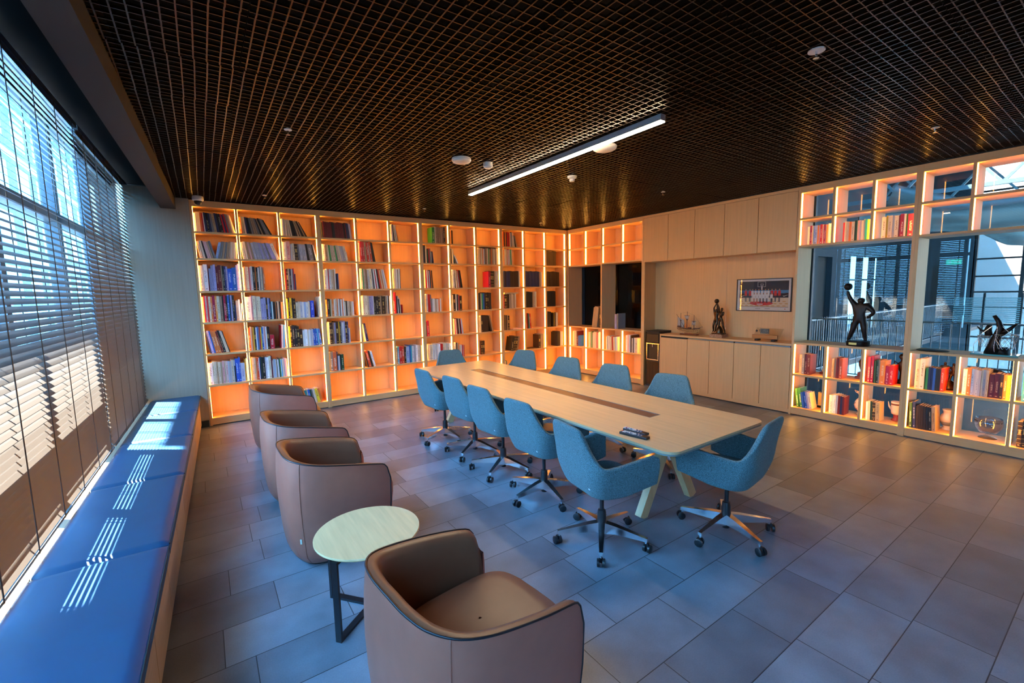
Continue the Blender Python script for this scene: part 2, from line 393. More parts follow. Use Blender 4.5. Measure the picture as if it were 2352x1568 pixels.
# ------------------------------------------------------------------ shelving
def led(root, a, z0, z1, d0, sgn):
    # strip on a divider face; a = face position, sgn = direction it faces
    x0, x1 = (a, a+.004*sgn) if sgn > 0 else (a+.004*sgn, a)
    MB().box(x0, x1, d0-.004, d0+.024, z0+.004, z1-.004).build('light_strip', M['led'], root)
def shelf_unit(root, edges, levels, depth, zbot, back, lit=True, z_top=None, plinth=True, frames=True):
    """edges: outer/inner board centre lines (a); levels: list of (ztop underside, zbottom top) cell rows"""
    E0, E1 = edges[0], edges[-1]
    pass
def bookcase(name, label, edges, rz, loc, group, depth=.36):
    root = thing(name, label, 'bookcase', loc, rz, group)
    e0, e1 = edges[0], edges[-1]; t = TH
    for x0, x1 in ((e0, e0+.03), (e1-.03, e1)):
        MB().box(x0, x1, 0, depth, 0, 3.045).build('side_panel', M['wood'], root, bevel=.0015, seg=1)
    inner = edges[1:-1]
    for e in inner: MB().box(e-t/2, e+t/2, .001, depth-.01, .06, 3.0).build('divider', M['wood'], root, bevel=.001, seg=1)
    MB().box(e0+.03, e1-.03, .0005, depth-.01, CT, 3.045).build('top_rail', M['wood_h'], root)
    for z in ZSH: MB().box(e0+.03, e1-.03, .0015, depth-.01, z-t/2, z+t/2).build('shelf', M['wood_h'], root)
    MB().box(e0+.03, e1-.03, .0015, depth-.01, CB-t, CB).build('shelf', M['wood_h'], root)
    MB().box(e0+.03, e1-.03, .006, .03, .012, CB-t).build('plinth', M['wood_h'], root)
    MB().box(e0+.03, e1-.03, depth-.01, depth, .02, 3.0).build('back_panel', M['wood'], root)
    tops = [CT]+[z-t/2 for z in ZSH]; bots = [z+t/2 for z in ZSH]+[CB]
    lo = [e0+.03]+[e+t/2 for e in inner]; hi = [e-t/2 for e in inner]+[e1-.03]
    for a0, a1 in zip(lo, hi):
        for zt, zb in zip(tops, bots):
            led(root, a0, zb, zt, .03, 1); led(root, a1, zb, zt, .03, -1)
    return root
blab = ['oak bookcase section beside the window bench, leftmost of the back wall', 'oak bookcase section behind the row of armchairs, second along the back wall',
        'oak bookcase section behind the far table end, third along the back wall', 'oak bookcase section in the room corner, holding dark gilt volumes']
for k in range(4):
    bookcase('bookcase', blab[k], XS[3*k:3*k+4], 0, (0, 0, 0), 'lit oak bookcases along the back wall')
MB().box(-.012, .0, -.002, .35, 0, 3.045).build('trim_5', M['wood'], kind='structure')

# right wall: local a = -y, d = x
RZ = -pi/2
def right_thing(name, label, cat, group=None): return thing(name, label, cat, (0, 0, 0), RZ, group)
YR = [0.008, .516, 1.0, 1.509, 2.021]
D = .40
def display_unit(label, a_edges, mids, back, dep, group):
    """unit with two lit rows on top, one open display bay and two lit rows below"""
    root = right_thing('display_shelving', label, 'shelving', group)
    e0, e1 = a_edges[0], a_edges[-1]; t = TH
    for x0, x1 in ((e0, e0+.03), (e1-.03, e1)): MB().box(x0, x1, 0, dep, 0, 3.045).build('side_panel', M['wood'], root, bevel=.0015, seg=1)
    MB().box(e0+.03, e1-.03, .0005, dep, CT, 3.045).build('top_rail', M['wood_h'], root)
    for z in (ZSH[0], ZSH[1], ZSH[4], ZSH[5]): MB().box(e0+.03, e1-.03, .0015, dep, z-t/2, z+t/2).build('shelf', M['wood_h'], root)
    MB().box(e0+.03, e1-.03, .0015, dep, CB-t, CB).build('shelf', M['wood_h'], root)
    MB().box(e0+.03, e1-.03, .006, .03, .012, CB-t).build('plinth', M['wood_h'], root)
    inner = a_edges[1:-1]
    for e in inner:
        if e in mids: MB().box(e-t/2-.003, e+t/2+.003, .001, dep, .06, 3.0).build('divider', M['wood'], root)
        else:
            MB().box(e-t/2, e+t/2, .001, dep, ZSH[1], 3.0).build('divider', M['wood'], root)
            MB().box(e-t/2, e+t/2, .001, dep, .06, ZSH[4]).build('divider', M['wood'], root)
    lo = [e0+.03]+[e+t/2 for e in inner]; hi = [e-t/2 for e in inner]+[e1-.03]
    rows = [(CT, ZSH[0]+t/2), (ZSH[0]-t/2, ZSH[1]+t/2), (ZSH[4]-t/2, ZSH[5]+t/2), (ZSH[5]-t/2, CB)]
    for a0, a1 in zip(lo, hi):
        for zt, zb in rows:
            led(root, a0, zb, zt, .03, 1); led(root, a1, zb, zt, .03, -1)
    if back:
        MB().box(e0+.03, e1-.03, dep-.012, dep, ZSH[1], 3.0).build('back_panel', M['wood'], root)
        MB().box(e0+.03, e1-.03, dep-.012, dep, .03, ZSH[4]).build('back_panel', M['wood'], root)
    return root
display_unit('oak display shelving in the room corner, between back bookcases and cabinets', YR, [1.0], True, D, 'oak display shelving on the atrium side')
YA = [4.5335, 4.9393, 5.337, 5.745]
YB = [5.745, 6.1674, 6.58, 6.985, 7.39]
display_unit('oak display shelving with glass behind, holding the raised-arm statue', YA, [], False, D, 'oak display shelving on the atrium side')
display_unit('oak display shelving with glass behind, at the picture edge', YB, [], False, D, 'oak display shelving on the atrium side')
# end wall piece beyond shelving
MB().box(0.0, .60, -9.0, -7.39, 0, 3.6).build('wall_right', M['panel'], kind='structure')
MB().box(0.0, .60, -9.0, .5, 3.05, 3.6).build('wall_right_top', M['dark'], kind='structure')

# niche with cabinets
NB = .36     # niche back plane
w_ = MB()
w_.box(NB, NB+.03, -3.385, -2.021, .0, 2.30); w_.box(NB, NB+.03, -4.5335, -3.392, .0, 2.30)
w_.build('wall_niche', M['wood'], kind='structure')
uc = right_thing('wall_cabinet', 'oak overhead cabinet with five tall doors above the niche', 'cabinet')
MB().box(2.022, 4.532, .02, .40, 2.236, 3.045).build('carcass', M['wood_h'], uc)
MB().box(2.022, 4.532, .0, .02, 3.005, 3.045).build('top_rail', M['wood_h'], uc)
ue = [2.022, 2.536, 3.029, 3.524, 4.022, 4.5325]
for i in range(5): MB().box(ue[i]+.003, ue[i+1]-.003, 0, .0195, 2.236, 3.000).build('door', M['wood'], uc, bevel=.0012, seg=1)
bc = right_thing('base_cabinet', 'oak base cabinet with five doors standing under the framed photo', 'cabinet')
MB().box(2.405, 4.532, .021, NB-.002, .066, .944).build('carcass', M['dark'], bc)
MB().box(2.403, 4.532, .0, NB-.002, .945, .975).build('countertop', M['wood_h'], bc, bevel=.0015, seg=1)
MB().box(2.405, 4.532, .008, .03, .015, .066).build('plinth', M['wood_h'], bc)
MB().box(2.403, 2.42, .001, NB-.002, .0, .944).build('side_panel', M['wood'], bc)
be = [2.42, 2.944, 3.336, 3.735, 4.131, 4.531]
for i in range(5): MB().box(be[i]+.003, be[i+1]-.003, 0, .02, .068, .922 if i else .915).build('door', M['wood'], bc, bevel=.0012, seg=1)
for i, (a, b) in enumerate(((2.44, 2.93), (2.96, 3.72), (3.75, 4.52))): MB().box(a, b, .004, .02, .925, .938).build('finger_pull', M['tray'] if i else M['dark'], bc)
MB().box(.0, .03, -2.06, -2.0225, 0, 2.236).build('trim_6', M['wood'], kind='structure')

# glass of the atrium side
for i, (a, b) in enumerate(((0.05, 2.0), (4.55, 7.38))):
    f = MB(); f.box(.43, .47, -b, -a, -.02, .03); f.box(.43, .47, -b, -a, 3.0, 3.06)
    for y in ([a+.0, b] if i == 0 else [a+.01, b]): f.box(.42, .48, -y-.02, -y+.02, 0, 3.05)
    wnd = f.build('window_%d' % (3+i), M['alu'], kind='structure')
    MB().box(.448, .454, -b+.02, -a-.02, .03, 3.0).build('pane', M['dark_glass'], wnd)
# dark service room behind the corner unit
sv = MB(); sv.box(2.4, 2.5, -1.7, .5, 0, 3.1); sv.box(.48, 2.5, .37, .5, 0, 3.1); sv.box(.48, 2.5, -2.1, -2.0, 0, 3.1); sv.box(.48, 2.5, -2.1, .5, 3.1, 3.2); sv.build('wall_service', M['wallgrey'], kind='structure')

# ------------------------------------------------------------------ atrium beyond the glass
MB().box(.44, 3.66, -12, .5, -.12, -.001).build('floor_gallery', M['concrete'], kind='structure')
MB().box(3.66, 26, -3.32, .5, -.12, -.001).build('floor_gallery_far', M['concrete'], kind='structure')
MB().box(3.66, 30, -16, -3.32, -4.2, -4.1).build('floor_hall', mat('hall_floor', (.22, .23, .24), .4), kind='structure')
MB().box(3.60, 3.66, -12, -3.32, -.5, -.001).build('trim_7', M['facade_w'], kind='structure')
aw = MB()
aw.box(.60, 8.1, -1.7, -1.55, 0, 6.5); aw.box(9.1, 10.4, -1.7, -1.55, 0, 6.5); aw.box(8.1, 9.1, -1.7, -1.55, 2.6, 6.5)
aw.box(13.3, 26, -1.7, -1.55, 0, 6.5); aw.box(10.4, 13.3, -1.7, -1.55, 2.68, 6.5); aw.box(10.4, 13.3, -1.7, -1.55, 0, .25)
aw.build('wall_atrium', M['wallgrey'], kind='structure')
MB().box(8.1, 9.1, -1.56, -1.52, 0, 2.6).build('door_1', M['dark'], kind='structure')
wn = MB()
for x in (10.4, 11.3, 11.45, 12.4, 12.55, 13.3): wn.box(x-.05, x+.05, -1.72, -1.60, .25, 2.68)
wn.box(10.4, 13.3, -1.72, -1.6, 1.9, 1.95); wn.build('window_5', M['dark'], kind='structure')
MB().box(14.0, 14.2, -3.9, -1.7, -4, 6.5).build('wall_atrium_end', M['wallgrey'], kind='structure')
dr = MB().box(13.96, 14.0, -3.24, -2.95, 0, 2.34).build('door_2', M['dark'], kind='structure')
cw = MB()
for k in range(12): cw.box(14.0, 14.12, -3.95-k*1.05, -3.87-k*1.05, -4.1, 6.5)
for z in (-3, -2, -1, 0, .95, 1.45, 1.95, 2.5, 3.5, 4.6): cw.box(14.02, 14.10, -16, -3.9, z-.025, z+.025)
cww = cw.build('window_6', M['dark'], kind='structure')
MB().box(7, 15, 2.6, 2.8, -1, 6).build('sky_cover_wall', M['facade'], kind='structure')  # invented wall, added to cover bright sky behind the gallery windows
# louvred screen
lv = thing('louvre_screen', 'pale horizontal louvre screen beyond the gallery railing', 'screen')
for k, (y0_, y1_) in enumerate(((-4.93, -4.43), (-5.55, -4.97))):
    m_ = MB()
    for j in range(13): m_.box(9.0, 9.06, y0_, y1_, .80+j*.047, .822+j*.047)
    m_.build('slat_panel', mat('louvre_pale_%d' % k, (.20, .28, .28), .5), lv)
p_ = MB(); p_.box(9.07, 9.12, -4.97, -4.93, -4.1, 1.5); p_.box(9.07, 9.12, -4.43, -4.40, -4.1, 1.5); p_.box(9.07, 9.12, -5.58, -5.55, -4.1, 1.5); p_.build('post', M['dark'], lv)
# exit sign, wall lamps
ex = thing('exit_sign', 'green illuminated exit sign above the dark gallery door', 'sign')
MB().box(13.88, 13.95, -3.62, -3.26, 2.36, 2.52).build('housing', M['green_sign'], ex)
m_ = MB(); m_.box(13.872, 13.88, -3.56, -3.44, 2.43, 2.45); m_.box(13.872, 13.88, -3.59, -3.55, 2.41, 2.47); m_.box(13.872, 13.88, -3.38, -3.34, 2.40, 2.46); m_.box(13.872, 13.88, -3.37, -3.345, 2.465, 2.49)
m_.build('pictogram', M['white'], ex)
for i, (x, z) in enumerate(((9.6, 3.15), (15.6, 3.25))):
    wl = tag(MB().lathe([(.07, -.13), (.07, .13)], 16, (x, -1.80, z)).build('wall_light', M['rail'], autosmooth=True), ['small silver cylinder wall lamp on the gallery wall, above the dark doorway', 'small silver cylinder wall lamp on the gallery wall, farther along'][i], 'lamp', 'gallery wall lamps')
# railings
def railing(p, q, label):
    r = thing('railing', label, 'railing', group='steel gallery railings')
    p = Vector(p); q = Vector(q); L = (q-p).length; d = (q-p)/L
    MB().bar(p+Vector((0,0,1.1)), q+Vector((0,0,1.1)), .05, .03).build('handrail', M['rail'], r)
    MB().bar(p+Vector((0,0,.06)), q+Vector((0,0,.06)), .04, .015).build('bottom_rail', M['rail'], r)
    m_ = MB(); n_ = int(L/.115)
    for i in range(n_+1):
        c = p+d*(i*.115); m_.box(c.x-.006, c.x+.006, c.y-.006, c.y+.006, 0.05, 1.09)
    o = m_.build('balusters', M['rail'], r); o['kind'] = 'stuff'
    return r
railing((3.60, -3.35, 0), (3.60, -9.0, 0), 'steel railing with thin bars just beyond the glass')
railing((3.70, -3.30, -.05), (13.8, -3.30, -.05), 'steel railing running away along the far gallery edge')
# roof with skylight, trusses, ducts
rf = MB(); rf.box(.60, 14.3, -3.4, .5, 6.5, 6.7); rf.box(.60, 6.2, -16, -3.4, 6.5, 6.7); rf.box(8.2, 14.3, -16, -3.4, 6.5, 6.7)
rf.build('ceiling_atrium', M['dark'], kind='structure')
MB().box(.44, 2.6, -12, -1.7, 3.35, 3.5).build('ceiling_gallery', M['dark'], kind='structure') 
for i, x in enumerate((5.2, 9.2, 13.0)):
    m_ = MB(); zb, zt = 4.1, 5.3
    m_.bar((x, -16, zb), (x, -1.7, zb), .10, .10); m_.bar((x, -16, zt), (x, -1.7, zt), .10, .10)
    y = -15.5; s_ = 0
    while y < -2.2:
        m_.bar((x, y, zb if s_ else zt), (x, y+.95, zt if s_ else zb), .06, .06); y += .95; s_ ^= 1
    tag(m_.build('roof_truss', M['truss']), ['steel roof truss nearest the glass', 'middle steel roof truss over the atrium', 'farthest steel roof truss by the curtain wall'][i], 'truss', 'atrium roof trusses')
def duct(label, pts, r):
    m_ = MB(); pts2 = []
    for a, b in zip(pts[:-1], pts[1:]):
        a = Vector(a); b = Vector(b); k = max(2, int((b-a).length/.12))
        for i in range(k): pts2.append(a+(b-a)*i/k)
    pts2.append(Vector(pts[-1]))
    rr = [r*(1.03 if i % 4 == 0 else 1) for i in range(len(pts2))]
    m_.tube(pts2, rr, 20); return tag(m_.build('air_duct', M['steel'], autosmooth=True), label, 'duct', 'silver air ducts')
duct('large silver air duct seen through the upper display shelves', [(5.0, -3.6, 3.1), (5.6, -5.2, 3.0), (6.4, -6.6, 3.1), (6.8, -9, 3.2)], .26)
duct('silver air duct bending above the office building view', [(7.6, -3.4, 3.9), (8.0, -4.8, 3.3), (8.6, -5.4, 2.85), (9.8, -5.9, 2.85)], .28)
duct('thin silver air duct high under the atrium roof', [(4.6, -2.4, 4.9), (6.0, -9, 5.0)], .2)
# opposite office building seen through the curtain wall
ob = thing('office_building', 'peach rendered office building outside the atrium glazing', 'building')
m_ = MB().box(24, 30, -30, -2.0, -4.5, 14); m_.build('wall', M['peach'], ob)
for z in (-2.6, .55, 3.9, 7.2):
    for y in (-4.6, -8.6, -12.6, -16.6):
        f = MB().box(23.93, 24.0, y-2.6, y, z, z+1.75).build('window', M['alu'], ob)
        m2 = MB(); m2.box(23.92, 23.94, y-2.5, y-1.32, z+.08, z+1.67); m2.box(23.92, 23.94, y-1.25, y-.1, z+.08, z+1.67); m2.build('pane', M['winblue'], f)
# outside on the window side
fb = thing('facade_building', 'tall pale blue building across the street behind the blinds', 'building')
MB().box(-20, -15.0, 11, 90, -4, 42).build('wall', M['facade'], fb)
for z in range(-1, 40, 3):
    MB().box(-15.06, -14.98, 12, 90, z+2.1, z+2.5).build('ledge', M['facade_w'], fb)
    for y in range(12, 88, 4): MB().box(-15.05, -14.99, y, y+2.4, z, z+1.8).build('window', M['winblue'], fb)
m_ = MB(); zo = 9.0  # unseen slabs added overhead, sized to keep sun off the upper window
m_.box(-7.5-(zo-1.39)/1.88, -7.5, .85, 14, zo, zo+.3); m_.box(-7.5-(zo-1.68)/1.88, -7.5, -1.55, .85, zo, zo+.3); m_.box(-7.5-(zo-.1)/1.88, -7.5, -14, -1.55, zo, zo+.3)
wbuild(m_, 'sun_blocker', M['sun_block'], kind='structure')
MB().box(-40, -7.5, -40, 60, -4.2, -4.0).build('ground', M['street'], kind='structure')
wbuild(MB().box(-8.3, -7.5, -9.0, 1.0, .25, .44), 'trim_9', M['street'], kind='structure')

#PART2
# ------------------------------------------------------------------ books
PAL = {'W': ('white', (.80,.80,.78)), 'C': ('cream', (.72,.62,.45)), 'K': ('black', (.012,.012,.014)), 'G': ('grey', (.20,.20,.20)),
 'N': ('navy', (.02,.03,.10)), 'B': ('blue', (.02,.12,.50)), 'L': ('pale blue', (.35,.48,.72)), 'R': ('red', (.55,.015,.02)),
 'M': ('maroon', (.14,.008,.015)), 'O': ('orange', (.75,.20,.04)), 'Y': ('yellow', (.75,.50,.03)), 'E': ('green', (.05,.30,.08)),
 'T': ('teal', (.02,.30,.36)), 'P': ('lavender', (.38,.36,.58)), 'S': ('silver grey', (.50,.50,.55)), 'D': ('dark brown', (.045,.022,.012)),
 'H': ('tan', (.42,.28,.16)), 'F': ('dark green', (.02,.07,.03)), 'I': ('pink', (.72,.42,.38)), 'A': ('sky blue', (.10,.45,.70))}
MARK = {'W': (.25,.25,.35), 'C': (.35,.2,.1), 'K': (.6,.5,.3), 'G': (.6,.6,.6), 'N': (.5,.5,.6), 'B': (.7,.8,.9), 'L': (.1,.15,.4), 'R': (.85,.7,.6),
 'M': (.6,.35,.2), 'O': (.9,.8,.6), 'Y': (.2,.1,.05), 'E': (.8,.8,.5), 'T': (.8,.85,.8), 'P': (.15,.12,.3), 'S': (.2,.2,.3), 'D': (.75,.5,.15),
 'H': (.15,.08,.04), 'F': (.6,.6,.4), 'I': (.5,.1,.1), 'A': (.9,.9,.9)}
M['paper'] = mat('paper', (.74, .66, .52), .9)
def book_mat(k):
    m = bpy.data.materials.new('cover_'+PAL[k][0].replace(' ', '_')); m.use_nodes = True; nt = m.node_tree; N = nt.nodes; L = nt.links; b = N['Principled BSDF']
    b.inputs['Roughness'].default_value = .45
    def mth(op, a, b_=None):
        n = N.new('ShaderNodeMath'); n.operation = op
        for i, v in enumerate((a, b_)):
            if v is None: continue
            if isinstance(v, (int, float)): n.inputs[i].default_value = v
            else: L.new(v, n.inputs[i])
        return n.outputs[0]
    t = N.new('ShaderNodeTexCoord'); sp = N.new('ShaderNodeSeparateXYZ'); L.new(t.outputs['Generated'], sp.inputs[0])
    oi = N.new('ShaderNodeObjectInfo'); x, y, z = sp.outputs; r = oi.outputs['Random']
    cb = N.new('ShaderNodeCombineXYZ'); L.new(mth('ADD', mth('MULTIPLY', x, 3), mth('MULTIPLY', r, 90)), cb.inputs[0]); L.new(mth('MULTIPLY', z, 42), cb.inputs[2]); L.new(mth('MULTIPLY', y, 14), cb.inputs[1])
    n = N.new('ShaderNodeTexNoise'); n.inputs['Scale'].default_value = 1; n.inputs['Detail'].default_value = 1; L.new(cb.outputs[0], n.inputs[0])
    inx = mth('LESS_THAN', mth('ABSOLUTE', mth('SUBTRACT', x, .5)), .20)
    lo = mth('MULTIPLY', r, .25); inz = mth('MULTIPLY', mth('GREATER_THAN', z, mth('ADD', lo, .18)), mth('LESS_THAN', z, mth('ADD', lo, .62)))
    title = mth('MULTIPLY', mth('MULTIPLY', inx, inz), mth('GREATER_THAN', n.outputs[0], .50))
    if k == 'D':
        bands = mth('LESS_THAN', mth('FRACT', mth('ADD', mth('MULTIPLY', z, 6), .1)), .09)
        plate = mth('MULTIPLY', mth('MULTIPLY', mth('LESS_THAN', mth('ABSOLUTE', mth('SUBTRACT', x, .5)), .26), mth('LESS_THAN', mth('ABSOLUTE', mth('SUBTRACT', z, .58)), .10)), mth('GREATER_THAN', n.outputs[0], .40))
        title = mth('MAXIMUM', mth('MULTIPLY', bands, mth('GREATER_THAN', r, .45)), plate)
    foot = mth('MULTIPLY', inx, mth('LESS_THAN', mth('ABSOLUTE', mth('SUBTRACT', z, .08)), .018))
    front = mth('LESS_THAN', y, .12)
    mk = mth('MULTIPLY', mth('MAXIMUM', title, foot), front)
    mx = N.new('ShaderNodeMix'); mx.data_type = 'RGBA'; L.new(mth('MULTIPLY', mk, .85), mx.inputs['Factor'])
    vr = N.new('ShaderNodeHueSaturation'); vr.inputs['Color'].default_value = (*PAL[k][1], 1)
    L.new(mth('ADD', .7, mth('MULTIPLY', r, .6)), vr.inputs['Value']); L.new(mth('ADD', .48, mth('MULTIPLY', r, .04)), vr.inputs['Hue'])
    L.new(vr.outputs[0], mx.inputs['A']); mx.inputs['B'].default_value = (*MARK[k], 1)
    L.new(mx.outputs['Result'], b.inputs['Base Color']); return m
BM = {k: book_mat(k) for k in PAL}
def cover_mb(m_=None, mi=0):
    m_ = m_ or MB(); m_.cur = mi
    m_.box(0, .09, 0, 1, 0, 1); m_.box(.91, 1, 0, 1, 0, 1)
    m_.box(.09, .91, 0, .03, 0, 1); return m_
def pages_mb(m_=None, mi=0):
    m_ = m_ or MB(); m_.box(.09, .91, .03, .96, .012, .985, mi); return m_
MESH_A = {k: pages_mb(cover_mb(), 1).mesh('book_'+k, [BM[k], M['paper']]) for k in PAL}
MESH_C = {k: cover_mb().mesh('cover_'+k, [BM[k]]) for k in PAL}
MESH_P = pages_mb().mesh('pages', [M['paper']])
BOOKS = []     # (world loc, rz, lean, w, dpt, h, key, label, detailed)
def fill(org, rz, width, spec, where, detailed=False, d0=.03, fullh=.39):
    """spec: 'x h l0 l1: W2 K3; ...' in centimetres and degrees"""
    ca, sa = cos(rz), sin(rz); count = 0; rb = random.Random(where)
    for grp in spec.split(';'):
        head, toks = grp.split(':'); hd = [float(v) for v in head.split()]
        x = hd[0]/100; h0 = hd[1]/100; l0 = hd[2] if len(hd) > 2 else 0; l1 = hd[3] if len(hd) > 3 else l0
        toks = toks.split(); n = len(toks); ws = [float(t[1:])/100 for t in toks]
        def lay(sc):
            a = x; out = []; s_prev = None
            for i, w in enumerate(ws):
                w = w*sc; th = R_(l0+(l1-l0)*i/max(1, n-1)); h = h0*(1+((i*7919) % 5-2)*.012)
                s = h*sin(abs(th))
                if th > .001:
                    if s_prev is None: a += s if x < .02 else 0
                    else: a += max(0, s-s_prev)
                elif th < -.001 and s_prev is not None: a += max(0, s_prev-s)
                out.append((a, w, h, th)); s_prev = s
                a += w*cos(th)+.0006
                if th < -.001: last = a+s
                else: last = a+w*sin(abs(th))*.0
            return out, max(a, a+(s if th < -.001 else 0))
        nxt = width-.004
        out, end = lay(1.0)
        if end > nxt:
            lo, hi = .2, 1.0
            for _ in range(18):
                m_ = (lo+hi)/2
                if lay(m_)[1] > nxt: hi = m_
                else: lo = m_
            out, end = lay(lo)
        for tk, (a, w, h, th) in zip(toks, out):
            count += 1; d = d0+rb.uniform(0, .012); dp = min(.30, h*.70)
            ax = a; zz = 0
            if th < -.001: ax = a; zz = w*sin(-th)
            wx = org[0]+ax*ca-d*sa; wy = org[1]+ax*sa+d*ca; wz = org[2]+zz+.0008
            k = tk[0]; size = ('thick ' if w > .034 else 'slim ' if w < .016 else '')+('tall ' if h > .30 else 'short ' if h < .22 else '')
            lean = ' leaning' if abs(th) > .12 else ''
            BOOKS.append(((wx, wy, wz), rz, th, w, dp, h, k, '%s%s%s book, %s along in %s' % (size, PAL[k][0], lean, ORD[count], where), detailed))
ROWN = ['top', 'second', 'third', 'fourth', 'fifth', 'sixth', 'bottom']
